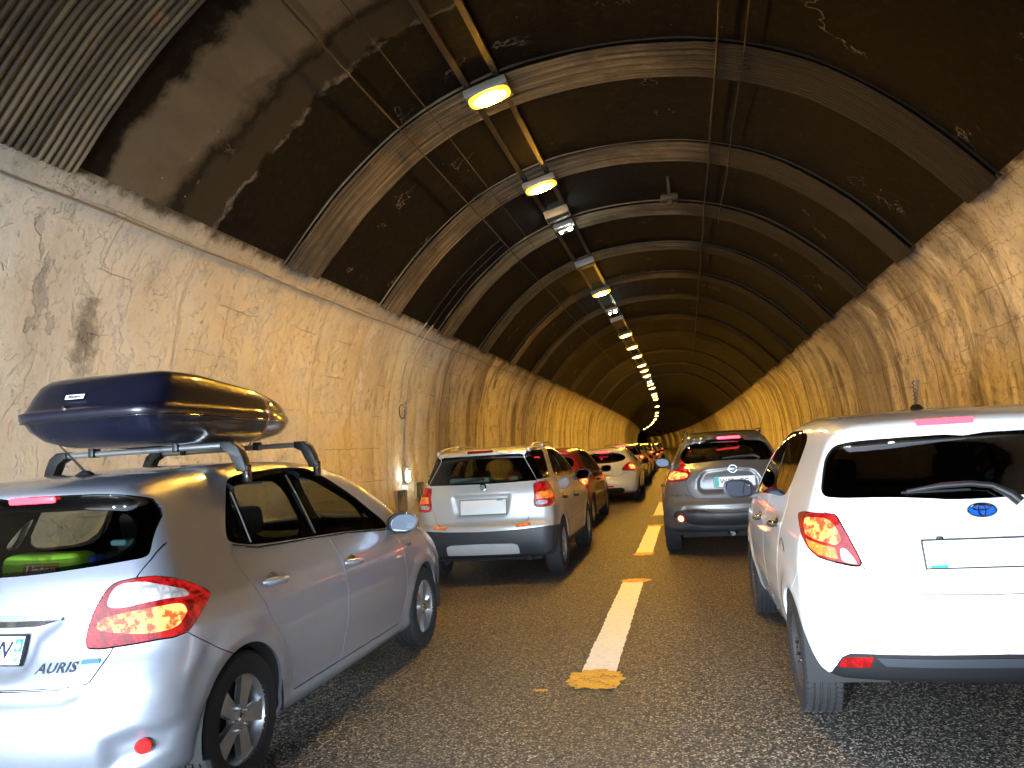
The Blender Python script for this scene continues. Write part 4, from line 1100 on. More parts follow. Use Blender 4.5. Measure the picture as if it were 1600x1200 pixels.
def mirror(V, T, N):
    return V * [-1, 1, 1], T[:, ::-1], N * [-1, 1, 1]
def both(V, T, N):
    V2, T2, N2 = mirror(V, T, N)
    return np.concatenate([V, V2]), np.concatenate([T, T2 + len(V)]), np.concatenate([N, N2])

def build_wheel(parent, x, y, spec, style, side, detail=True):
    R, W = spec['wheel'][2], spec['wheel'][3]
    e = empty('wheel', (x, y, R), parent=parent)
    # wheel axis along +z of the local lathe frame, which points outwards
    A = Matrix.Rotation(math.radians(90 * side), 4, 'Y')
    rr = R * .645; h = W / 2
    tp = [(rr, -h * .82), (rr + .012, -h * .95), (R - .05, -h), (R - .018, -h * .93), (R - .004, -h * .80)]
    gr = [-.55, -.18, .18, .55]
    for g in gr: tp += [(R, h * (g - .07)), (R - .008, h * (g - .05)), (R - .008, h * (g + .05)), (R, h * (g + .07))]
    tp += [(R - .004, h * .80), (R - .018, h * .93), (R - .05, h), (rr + .012, h * .95), (rr, h * .82)]
    mb = MB().lathe(tp, 48 if detail else 24, A)
    if detail and style == 'dark':      # shoulder blocks and sipes
        for k in range(60):
            a = 2 * math.pi * k / 60
            for s_ in (-1, 1):
                Mx = A @ Matrix.Rotation(a, 4, 'Z') @ Matrix.Translation((R - .0035, 0, s_ * h * .70)) @ Matrix.Rotation(s_ * .25, 4, 'X')
                mb.box((0, 0, 0), (.0085, .021, h * .32), 0, 1, Mx)
            for g in (-.365, 0, .365):
                Mx = A @ Matrix.Rotation(a + .05 * g, 4, 'Z') @ Matrix.Translation((R - .001, 0, h * g)) @ Matrix.Rotation(.5, 4, 'X')
                mb.box((0, 0, 0), (.0045, .014, h * .22), 0, 1, Mx)
    mb.build('tyre', M['rubber'], e, 30)
    am = M['alloy_dark'] if style == 'dark' else M['alloy']
    rp = [(rr, -h * .82), (rr - .015, -h * .7), (rr - .03, -h * .3), (rr - .03, h * .35), (rr - .008, h * .72), (rr + .004, h * .86), (rr + .004, h * .82)]
    mb = MB().lathe(rp, 40 if detail else 20, A); mb.build('rim', am, e, 40)
    mb = MB().lathe([(0, h * .1), (rr - .035, h * .1), (rr - .035, h * .02), (0, h * .02)], 24, A); mb.build('brake_disc', M['under'], e)
    mb = MB(); z0 = h * .52
    if style in ('five',):
        for k in range(5):
            Mx = A @ Matrix.Rotation(2 * math.pi * k / 5 + .25, 4, 'Z')
            mb.prism([(.03, -.036), (.09, -.030), (rr * .72, -.038), (rr + .001, -.062), (rr + .001, .062), (rr * .72, .038), (.09, .030), (.03, .036)], z0 - .01, z0 + .022, Mx, .006)
    else:
        ns = 8 if style == 'dark' else 7
        for k in range(ns):
            for dd in ((-.10, .10) if style == 'dark' else (0,)):
                Mx = A @ Matrix.Rotation(2 * math.pi * (k) / ns + dd, 4, 'Z'); w = .012 if style == 'dark' else .022
                mb.prism([(.03, -w), (rr + .001, -w * .9), (rr + .001, w * .9), (.03, w)], z0 - .01, z0 + .014, Mx, .004)
    mb.lathe([(0, z0 + .028), (.028, z0 + .03), (.034, z0 + .024), (.07, z0 + .02), (.075, z0 - .01)], 24, A)
    mb.build('spokes', am, e, 30)
    if detail:
        mb = MB()
        for k in range(5):
            a = 2 * math.pi * k / 5 + .25 + math.pi / 5
            mb.lathe([(0, z0 + .034), (.009, z0 + .034), (.010, z0 + .012)], 8, A @ Matrix.Translation((.052 * math.cos(a), .052 * math.sin(a), 0)))
        mb.lathe([(0, z0 + .036), (.022, z0 + .034), (.026, z0 + .029)], 20, A)
        mb.build('wheel_nuts', M['chrome'], e)
    return e

CACHE = {}
def shell_of(kind, step):
    k = (kind, step)
    if k not in CACHE:
        sp = SPEC[kind]
        if '_F' not in sp: sp['_F'] = make_field(sp)
        CACHE[k] = split_shell(sp, step)
    return CACHE[k]

def surf(sp, x, z, tail=True, y0=-.3):
    """point on the tail at (x, z)"""
    F = sp['_F'][0]; ys = np.arange(-.2, 1.6, .004)
    f = F(np.full_like(ys, x), ys, np.full_like(ys, z)); i = int(np.argmax(f < 0)); return float(ys[i])
def surf_side(sp, y, z):
    F = sp['_F'][0]; xs = np.arange(1.05, .2, -.003); f = F(xs, np.full_like(xs, y), np.full_like(xs, z)); return float(xs[int(np.argmax(f < 0))])
def surf_top(sp, x, y):
    F = sp['_F'][0]; zs = np.arange(1.8, .5, -.003); f = F(np.full_like(zs, x), np.full_like(zs, y), zs); return float(zs[int(np.argmax(f < 0))])

def cabin(root, kind, sp, dark=False):
    """lining with the window openings, seats, dashboard"""
    V, T, N = make_shell(sp, .05)
    L = sp['L']; V = V - N * .045
    wins = [f for f in sp['features'] if f['name'] in ('rear_window', 'side_window', 'windshield', 'window_surround')]
    P = V + N * .045
    for f in wins:
        ff = feat_field(f, V + N * .045, L)
        V, T, N, _ = cut(V, T, N, ff + .004)
    C = (V + N * .045)[T].mean(1); Nc = N[T].mean(1); rm = np.zeros(len(T), bool)
    for f in wins:
        if f['name'] == 'window_surround': continue
        rm |= feat_ok(f, C, Nc, L) & (feat_field(f, C, L) < -.004)
    for (hy, hz, R) in sp['arches']: rm |= (np.hypot(C[:, 1] - hy, C[:, 2] - hz) < R + .03) & (C[:, 0] > .4)
    T = T[~rm]; V, T, N = both(V, T, N)
    link('cabin_lining', tri_mesh('cabin_lining', V, T, -N), M['liner'], root)
    zf = .42; H = sp['profile']; top = max(p[1] for p in H)
    hb = top - .33            # seat back height
    def seat(x, y, w, name='seat'):
        e = empty(name, (x, y, 0), parent=root)
        MB().box((0, 0, zf), (w, .5, .16), .05, 3).build('cushion', M['seat'], e)
        b = MB(); Mx = Matrix.Translation((0, -.27, zf + .02)) @ Matrix.Rotation(math.radians(14), 4, 'X')
        bh = .66 if w < .8 else .54
        b.box((0, 0, bh / 2 - .01), (w, .13, bh), .05, 3, Mx); b.build('backrest', M['seat'], e)
        hn = 1 if w < .8 else 3
        for k in range(hn):
            hx = 0 if hn == 1 else (k - 1) * w * .34
            zh = .78 if w < .8 else .58
            hb_ = MB().box((hx, 0, zh), (.25, .09, .17 if w < .8 else .12), .04, 3, Mx)
            for q in (-.05, .05): hb_.tube([Mx @ Vector((hx + q, 0, zh - .2)), Mx @ Vector((hx + q, 0, zh - .02))], .006, 6)
            hb_.build('headrest', M['seat'], e)
    seat(-.36, 2.05, .5); seat(.36, 2.05, .5); seat(0, 1.18, 1.2, 'rear_bench')
    MB().box((0, 2.95, .85), (1.30, .55, .28), .08, 3).build('dashboard', M['liner'], root)
    mb = MB(); ring = [(-.36 + .18 * math.cos(a), 2.60 - .05 * math.sin(a), .93 + .17 * math.sin(a)) for a in np.linspace(0, 2 * math.pi, 25)]
    mb.tube(ring, .014, 8, False).box((-.36, 2.6, .93), (.16, .05, .09), .02); mb.build('steering_wheel', M['liner'], root)
    MB().box((0, 2.25, top - .12), (.22, .03, .07), .012).build('inner_mirror', M['liner'], root)
    MB().box((0, 1.9, .28), (1.4, 2.6, .06)).build('cabin_floor', M['liner'], root)

def wheel_housings(root, sp):
    for (hy, hz, R) in sp['arches']:
        for s in (-1, 1):
            mb = MB()
            xo = surf_side(sp, hy, hz + R - .01) - .012; n = 20; r = R + .006
            vs = []; fs = []
            for k in range(n + 1):
                a = math.radians(-12) + math.radians(204) * k / n
                c, d = hy + r * math.cos(a), hz + r * math.sin(a)
                vs += [(s * .45, c, d), (s * xo, c, d)]
            for k in range(n): fs.append((2 * k, 2 * k + 1, 2 * k + 3, 2 * k + 2))
            mb.add(vs, fs)
            mb.add([(s * .45, hy + r * math.cos(a), hz + r * math.sin(a)) for a in np.linspace(math.radians(-2), math.radians(182), 20)], [tuple(range(20))])
            mb.build('wheel_housing', M['under'], root)

def build_car(kind, paintm, label, group=None, step=.02, style='five', gl='glass', detail=True, lit=True, mirror_mat=None, z0=0, cat='car', pose=None, interior=True):
    sp = SPEC[kind]; V, T, N, lab = shell_of(kind, step)
    x, y, a = (pose or sp['pose'])[:3]; s = (pose or sp['pose'])[3] if len(pose or sp['pose']) > 3 else 1
    root = empty(cat if cat != 'car' else 'car', (x, y, 0), a, s); tag(root, label, 'car', group)
    G = M[gl]; P = paintm
    mats = dict(body=P, rear_bumper=P, tailgate=P, rear_door=P, front_door=P, window_border=M['glass_dark'], window_surround=M['glass_dark'],
                rear_window=G, side_window=G, windshield=M['glass_mid'], tail_light=M['lens_red'], lens_clear=M['lens_clear'], lens_lit=M['lens_lit'] if lit else M['lens_red'],
                lens_amber=M['lens_amber'], headlight=M['lens_clear'], valance=M['plastic'], lower_valance=M['cladding'], bumper_trim=M['cladding'],
                reflector=M['lens_red'], skid_plate=M['skid'], sill_cladding=M['cladding'])
    if kind in ('sedici', 'wagon'): mats['rear_bumper'] = M['cladding']; mats['reflector'] = M['lens_amber']
    objs = {}
    C = V[T].mean(1)
    for nm in ['body', 'rear_bumper', 'tailgate', 'front_door', 'rear_door', 'window_border', 'rear_window', 'window_surround', 'side_window', 'windshield', 'tail_light',
               'lens_clear', 'lens_lit', 'lens_amber', 'headlight', 'valance', 'lower_valance', 'bumper_trim', 'reflector', 'skid_plate', 'sill_cladding']:
        m = lab == nm
        if not m.any(): continue
        inset = {'rear_window': .002, 'side_window': .004, 'window_surround': .0015, 'window_border': .001, 'tail_light': -.005, 'lens_clear': -.006, 'lens_lit': -.006, 'lens_amber': -.006,
                 'bumper_trim': -.003, 'reflector': -.003, 'skid_plate': -.006, 'valance': .004}.get(nm, 0)
        rim = .016 if nm in ('tail_light', 'body', 'rear_bumper', 'tailgate', 'front_door', 'rear_door', 'skid_plate') else .006
        if nm in ('side_window', 'rear_window', 'windshield'): rim = 0
        central = nm in ('body', 'rear_bumper', 'tailgate', 'window_border', 'rear_window', 'windshield', 'valance', 'lower_valance', 'bumper_trim', 'skid_plate') or (kind == 'coupe' and nm == 'reflector')
        if central:
            v, t, n = both(V, T[m], N); objs[nm] = piece(nm, v, t, n, mats[nm], root, inset, rim)
        else:
            subs = [m]
            if nm == 'side_window' or nm == 'window_surround':      # one object for each pane
                TT = T[m]; comp = np.arange(len(V))
                for _ in range(400):
                    mn = comp[TT].min(1); c2 = comp.copy()
                    np.minimum.at(c2, TT.ravel(), np.repeat(mn, 3))
                    c2 = c2[c2]
                    if (c2 == comp).all(): break
                    comp = c2
                ids = comp[TT[:, 0]]; idx = np.where(m)[0]; subs = []
                for q in np.unique(ids):
                    if (ids == q).sum() < 12: continue
                    mm = np.zeros(len(T), bool); mm[idx[ids == q]] = True; subs.append(mm)
            par = root
            for mm in subs:
                for side in (1, -1):
                    v, t, n = (V, T[mm], N) if side == 1 else mirror(V, T[mm], N)
                    pr = root
                    if nm.startswith('lens') and ('tail_light', side) in objs: pr = objs[('tail_light', side)]
                    o = piece(nm, v, t, n, mats[nm], pr, inset, rim); objs[(nm, side)] = o
                    if nm == 'window_surround' and kind in ('auris', 'hatch') : pass
    # parts that the shell does not give
    wheel_housings(root, sp)
    MB().box((0, sp['L'] / 2, .26), (1.3, sp['L'] - .7, .08), .02).build('underbody', M['under'], root)
    hy0, hy1 = sp['wheel'][:2]; W = sp['wheel'][3]
    for hy in (hy0, hy1):
        for side in (1, -1): build_wheel(root, side * sp['wx'], hy, sp, style, side, detail)
    # door handles on both sides
    if detail:
        for side in (1, -1):
            for dn, yy, zz in (('rear_door', sp.get('hy', (1.06, 2.02))[0], sp.get('hz', (.905, .87))[0]), ('front_door', sp.get('hy', (1.06, 2.02))[1], sp.get('hz', (.905, .87))[1])):
                if (dn, side) not in objs: continue
                xx = surf_side(sp, yy, zz); xf = surf_side(sp, yy + .10, zz - .008)
                pts = [Vector((side * (xx + .004), yy - .105, zz + .004)), Vector((side * (xx + .030), yy - .085, zz + .004)), Vector((side * (xx + .040), yy, zz)), Vector((side * (xf + .030), yy + .085, zz - .006)), Vector((side * (xf + .004), yy + .105, zz - .006))]
                MB().tube(pts, [.014, .020, .021, .019, .013], 10).build('door_handle', sp.get('handle_mat', P), objs[(dn, side)], 60)
                mb = MB().lathe([(0, .0012), (.050, .0010), (.058, .0016), (.066, .0)], 24, Matrix.Translation((side * (xx - .0005), yy, zz - .006)) @ Matrix.Rotation(math.radians(90 * side), 4, 'Y') @ Matrix.Diagonal((.75, 1, 1, 1)))  # flat disc, the shade of the handle cup put into its colour
                mb.build('handle_recess', M['recess'], objs[(dn, side)], 60)
    # outside mirrors
    my, mz = sp.get('mirror', (2.42, 1.04)); mcol = mirror_mat or P
    for side in (1, -1):
        xb = surf_side(sp, my, mz - .06)
        cx_ = side * (xb + .145)
        mb = MB(); n = 14; m_ = 10; vs = []; fs = []
        for i in range(m_ + 1):          # shell of the housing, open to the rear
            b = (math.pi / 2) * i / m_
            for j in range(n):
                aa = 2 * math.pi * j / n; ca, sa = math.cos(aa), math.sin(aa)
                px = math.copysign(abs(ca) ** .7, ca) * .115; pz = math.copysign(abs(sa) ** .75, sa) * .073
                vs.append((cx_ + px * math.cos(b) ** .6 + side * .012 * (sa), my + .13 * math.sin(b) * (1 - .15 * side * px / .115), mz + pz * math.cos(b) ** .6))
        for i in range(m_):
            for j in range(n): fs.append((i * n + j, i * n + (j + 1) % n, (i + 1) * n + (j + 1) % n, (i + 1) * n + j))
        mb.add(vs, fs); housing = mb.build('wing_mirror', mcol, root, 60)
        mb = MB(); rim_ = []
        vs = []; fs = []
        for j in range(n * 2):
            aa = 2 * math.pi * j / (n * 2); ca, sa = math.cos(aa), math.sin(aa)
            for k_, (kk, yy) in enumerate(((1.0, 0), (.86, -.004), (.83, .016))):
                vs.append((cx_ + math.copysign(abs(ca) ** .7, ca) * .115 * kk + side * .012 * sa, my + yy - .003, mz + math.copysign(abs(sa) ** .75, sa) * .073 * kk))
        for j in range(n * 2):
            for k_ in range(2): a_, b_ = j * 3 + k_, ((j + 1) % (n * 2)) * 3 + k_; fs.append((a_, b_, b_ + 1, a_ + 1))
        mb.add(vs, fs); mb.build('mirror_rim', M['plastic'], housing, 50)
        mb = MB(); pts = [(cx_ + math.copysign(abs(math.cos(aa)) ** .7, math.cos(aa)) * .098 + side * .011 * math.sin(aa), my + .016 + side * (-sp.get('mtilt', .09)) * math.copysign(abs(math.cos(aa)) ** .7, math.cos(aa)) * .104 + .10 * math.sin(aa) * .066, mz + math.copysign(abs(math.sin(aa)) ** .75, math.sin(aa)) * .062) for aa in np.linspace(0, 2 * math.pi, 28, endpoint=False)]
        mb.add(pts, [tuple(range(28))]); mb.build('mirror_glass', M[sp.get('mglass', 'mirror_dim')], housing)
        MB().prism([(0, -.03), (.10, -.02), (.10, .045), (0, .06)], -.022, .022, Matrix.Translation((side * (xb - .03), my + .05, mz - .062)) @ (Matrix.Identity(4) if side == 1 else Matrix.Scale(-1, 4, (1, 0, 0))), .008).build('mirror_arm', M['plastic'], root)
    if interior: cabin(root, kind, sp)
    return root, objs

def on_tail(root, name, me_or_mb, sp, x, z, mat, lift=.004, tilt=None):
    """places a flat thing (drawn in xy) on the tail at x,z facing back"""
    y = surf(sp, abs(x), z); e = .03
    dz = (surf(sp, abs(x), z + e) - surf(sp, abs(x), z - e)) / (2 * e)
    sx = 1 if x >= 0 else -1
    dx = sx * (surf(sp, abs(x) + e, z) - surf(sp, max(abs(x) - e, 0), z)) / (2 * e if abs(x) > e else e + abs(x)) if abs(x) > .01 else 0
    X = Vector((1, dx, 0)).normalized(); Zv = Vector((0, dz, 1)); Zv = (Zv - X * Zv.dot(X)).normalized(); Yn = X.cross(Zv)     # X right, Zv up, normal points back (-y)
    Mx = Matrix((( X.x, Zv.x, Yn.x, x), (X.y, Zv.y, Yn.y, y - lift), (X.z, Zv.z, Yn.z, z), (0, 0, 0, 1)))
    if isinstance(me_or_mb, MB): o = me_or_mb.build(name, mat, root)
    else: o = link(name, me_or_mb, mat, root)
    o.matrix_parent_inverse = Matrix.Identity(4); o.matrix_local = Mx
    return o

def plate(root, sp, x, z, w=.52, h=.11, txt=None, band=None, lift=.012):
    p = on_tail(root, 'number_plate', MB().prism(rrect(-w / 2, -h / 2, w / 2, h / 2, .008), 0, .006, None, .001), sp, x, z, M['plate'], lift)
    def sub(nm, mb, mat, X, Y, Z=.0075):
        o = mb.build(nm, mat, p) if isinstance(mb, MB) else link(nm, mb, mat, p); o.location = (X, Y, Z); return o
    MB_ = MB()
    for (a, b, c, d) in ((-w / 2 - .006, -h / 2 - .006, w / 2 + .006, -h / 2 - .0005), (-w / 2 - .006, h / 2 + .0005, w / 2 + .006, h / 2 + .006), (-w / 2 - .006, -h / 2, -w / 2 - .0005, h / 2), (w / 2 + .0005, -h / 2, w / 2 + .006, h / 2)):
        MB_.prism([(a, b), (c, b), (c, d), (a, d)], -.004, .009)
    sub('plate_frame', MB_, M['plastic'], 0, 0, 0)
    for bx in (band or []):
        sub('plate_band', MB().prism([(bx[0], bx[1]), (bx[2], bx[1]), (bx[2], bx[3]), (bx[0], bx[3])], 0, .0012), M['plate_blue'], 0, 0, .0062)
    if txt:
        for (tt, X, Y, S, mt) in txt: sub('plate_lettering', text_mesh(tt, S, .0008, bold=.001), mt, X, Y, .0072)
    return p

def wiper(root, sp, pts, r=.010, blade=None):
    """pts: (x, z) along the arm on the rear window"""
    P = [(x, surf(sp, abs(x), z) - .028, z) for x, z in pts]
    o = MB().tube(P, [r * 1.6] * 2 + [r] * (len(P) - 3) + [r * .5], 8).build('rear_wiper', M['plastic'], root, 60)
    if blade:
        (x0, z0), (x1, z1) = blade; B = [(x0 + (x1 - x0) * k / 8, surf(sp, abs(x0 + (x1 - x0) * k / 8), z0 + (z1 - z0) * k / 8) - .012, z0 + (z1 - z0) * k / 8) for k in range(9)]
        MB().tube(B, .006, 6).build('wiper_blade', M['rubber'], o)
    return o

def dup(root, loc, rz, label, group=None):
    r = root.copy(); COL.objects.link(r); r.location = loc; r.rotation_euler = (0, 0, rz); r['label'] = label
    if group: r['group'] = group
    def rec(src, dst):
        for ch in list(src.children):
            c = ch.copy(); COL.objects.link(c); c.parent = dst; rec(ch, c)
    rec(root, r)
    return r

# ------------------------------------------------------------------ the silver hatchback on the left, with its roof box
sp = SPEC['auris']; sp['hy'] = (1.06, 2.02); sp['hz'] = (.915, .872); sp['mirror'] = (2.70, 1.045); sp['mtilt'] = .03; sp['mglass'] = 'mirror'
root, ob = build_car('auris', M['silver'], 'silver blue hatchback at the left edge carrying a dark roof box, red lamp lit', 'cars queueing in the left lane', step=.017, style='five', gl='glass')
A_ = root
on_tail(root, 'high_brake_light', MB().prism(rrect(-.115, -.014, .115, .014, .008), 0, .012, None, .003), sp, .11, 1.422, M['brake_bar'], .012)
plate(root, sp, -.03, .80, .52, .115, [('3 V', -.02, -.002, .10, M['ink']), ('W', .155, -.002, .10, M['ink']), ('55', .238, -.035, .026, M['plate_blue'])], [(-.257, -.055, -.215, .055)])
# right hand strip of the plate: green field with a pale emblem
p_ = [c for c in root.children if c.name.startswith('number_plate')][-1]
o = MB().prism(rrect(-.019, -.026, .019, .026, .003), 0, .0012).build('plate_band', M['plate_blue'], p_); o.location = (.236, .020, .0064)
o = MB().prism([(0, .020), (.006, .010), (.013, .002), (.010, -.012), (0, -.020), (-.010, -.012), (-.013, .002), (-.006, .010)], 0, .001).build('plate_emblem', M['plate'], p_); o.location = (.236, .020, .0078)
# chrome strip over the plate
bar = MB(); n = 20
vs = []; fs = []
for k in range(n + 1):
    x = -.385 + .77 * k / n; t_ = abs(x) / .385
    zt = .925 - .0 * t_; zb = .885 + .028 * max(0, (t_ - .75) / .25); yy = surf(sp, abs(x), (zt + zb) / 2)
    vs += [(x, yy - .004, zt), (x, yy - .024, zt - .008), (x, yy - .022, zb + .006), (x, yy + .01, zb - .004)]
for k in range(n):
    for j in range(3): fs.append((k * 4 + j, (k + 1) * 4 + j, (k + 1) * 4 + j + 1, k * 4 + j + 1))
bar.add(vs, fs); bar.build('chrome_strip', M['chrome'], root, 30)
on_tail(root, 'model_lettering', text_mesh('AURIS', .058, .002, .25, 1.1, .0012), sp, .40, .728, M['badge_dark'], .004)
on_tail(root, 'hybrid_badge', MB().prism(rrect(-.036, -.009, .036, .009, .003), 0, .003), sp, .535, .745, simple('badge_grey_blue', (.10, .22, .36), .25, .3), .004)
on_tail(root, 'rear_reflector', MB().lathe([(0, .012), (.03, .010), (.036, .002), (.036, 0)], 24), sp, .735, .388, simple('bumper_reflector', (.55, .02, .02), .25, coat=1), .012)
wiper(root, sp, [(.05, 1.03), (.035, 1.07), (.0, 1.12), (-.20, 1.17), (-.40, 1.19)], .010, ((-.52, 1.175), (-.1, 1.15)))
# aerial
zr = surf_top(sp, .05, .64)
o = MB().lathe([(0, .03), (.02, .028), (.045, .01), (.05, 0)], 16).build('aerial_base', M['plastic'], root); o.location = (.06, .66, zr - .003)
MB().tube([(.06, .66, zr + .02), (-.015, .54, zr + .19)], [.007, .0035], 8).build('aerial', M['plastic'], root)
# hybrid lettering by the front wheel
o = link('side_lettering', text_mesh('HYBRID', .035, .001, .2), M['chrome'], root); o.location = (surf_side(sp, 3.05, .83) + .002, 3.05, .845); o.rotation_euler = (math.radians(90), 0, math.radians(90))
# chrome line under the side windows
for side in (1, -1):
    pts = [(side * (surf_side(sp, y, z) + .002), y, z) for y, z in ((.86, 1.125), (1.06, 1.088), (1.4, 1.074), (1.69, 1.062), (2.12, 1.045), (2.5, 1.018), (2.78, .992))]
    MB().tube(pts, .007, 6).build('window_trim', M['chrome'], root)
    # raised pillar strips between the panes
    pts = [(side * (surf_side(sp, y, z) + .003), y, z) for y, z in ((1.70, 1.455), (1.715, 1.3), (1.72, 1.09))]
    MB().tube(pts, .006, 6).build('pillar_strip', M['alloy_dark'], root)
    pts = [(side * (surf_side(sp, y, z) + .002), y, z) for y, z in ((1.05, 1.385), (1.04, 1.26), (1.03, 1.12))]
    MB().tube(pts, .005, 6).build('pillar_strip', M['alloy_dark'], root)
# bag and blanket behind the rear window
bag_m = simple('bag_green', (.30, .60, .04), .6)
e = empty('shopping_bag', (-3.03 - .02, 2.74 + .52, 1.075)); tag(e, 'lime green bag with a red label, lying behind the rear window of the silver hatchback', 'bag')
MB().box((0, 0, .02), (.44, .18, .13), .05, 3).build('bag_body', bag_m, e)
o = MB().prism(rrect(-.10, -.035, .10, .035, .004), 0, .002).build('bag_label', simple('bag_label', (.35, .05, .06), .5), e); o.location = (.03, -.092, .01); o.rotation_euler = (math.radians(80), 0, 0)
o2 = link('label_lettering', text_mesh('Lipton', .066, .0008, .1, 1, .001), simple('label_ink', (.8, .8, .75), .5), e); o2.location = (.03, -.0955, .012); o2.rotation_euler = (math.radians(80), 0, 0)
MB().box((.17, .04, .03), (.16, .10, .07), .03, 3).build('bag_contents', simple('bag_blue', (.05, .07, .35), .5), e)
MB().box((0, .62, 1.0), (1.15, .5, .03), .01).build('parcel_shelf', M['liner'], A_)
e = empty('folded_jacket', (-3.03 + .30, 2.74 + .72, 1.03)); tag(e, 'dark folded jacket heaped beside the green bag behind the rear window', 'jacket')
MB().box((0, 0, .05), (.44, .3, .10), .045, 3).box((.05, .05, .12), (.28, .2, .09), .04, 3).build('cloth', M['seat'], e)
MB().box((-.06, -.02, .15), (.09, .08, .03), .012, 3).build('blue_cloth', simple('pale_blue_cloth', (.05, .11, .13), .8), e)

# roof bars
for nm, yl, zl in (('rear', 1.18, 1.645), ('front', 2.02, 1.645)):
    e = empty('roof_bar', (0, yl, 0), parent=root)
    MB().tube([(-.56, 0, zl), (.56, 0, zl)], .017, 12).build('cross_bar', M['steel'], e, 60)
    for side in (-1, 1):
        prof = [(.50, zl + .022), (.57, zl + .020), (.615, zl - .01), (.645, zl - .075), (.665, zl - .155), (.60, zl - .15), (.585, zl - .085), (.56, zl - .035), (.53, zl - .020), (.50, zl - .020)]
        Mx = Matrix.Rotation(math.radians(90), 4, 'X')
        MB().prism([(side * a, b) for a, b in prof][::side], -.032, .032, Mx, .010).build('bar_foot', M['plastic'], e, 50)
        MB().box((side * .648, 0, zl - .165), (.035, .05, .10), .008, 2).build('clamp', M['plastic_gloss'], e)
    for xx in (-.33, .22):
        MB().box((xx, 0, zl + .008), (.035, .07, .055), .008).build('box_bracket', M['plastic'], e)

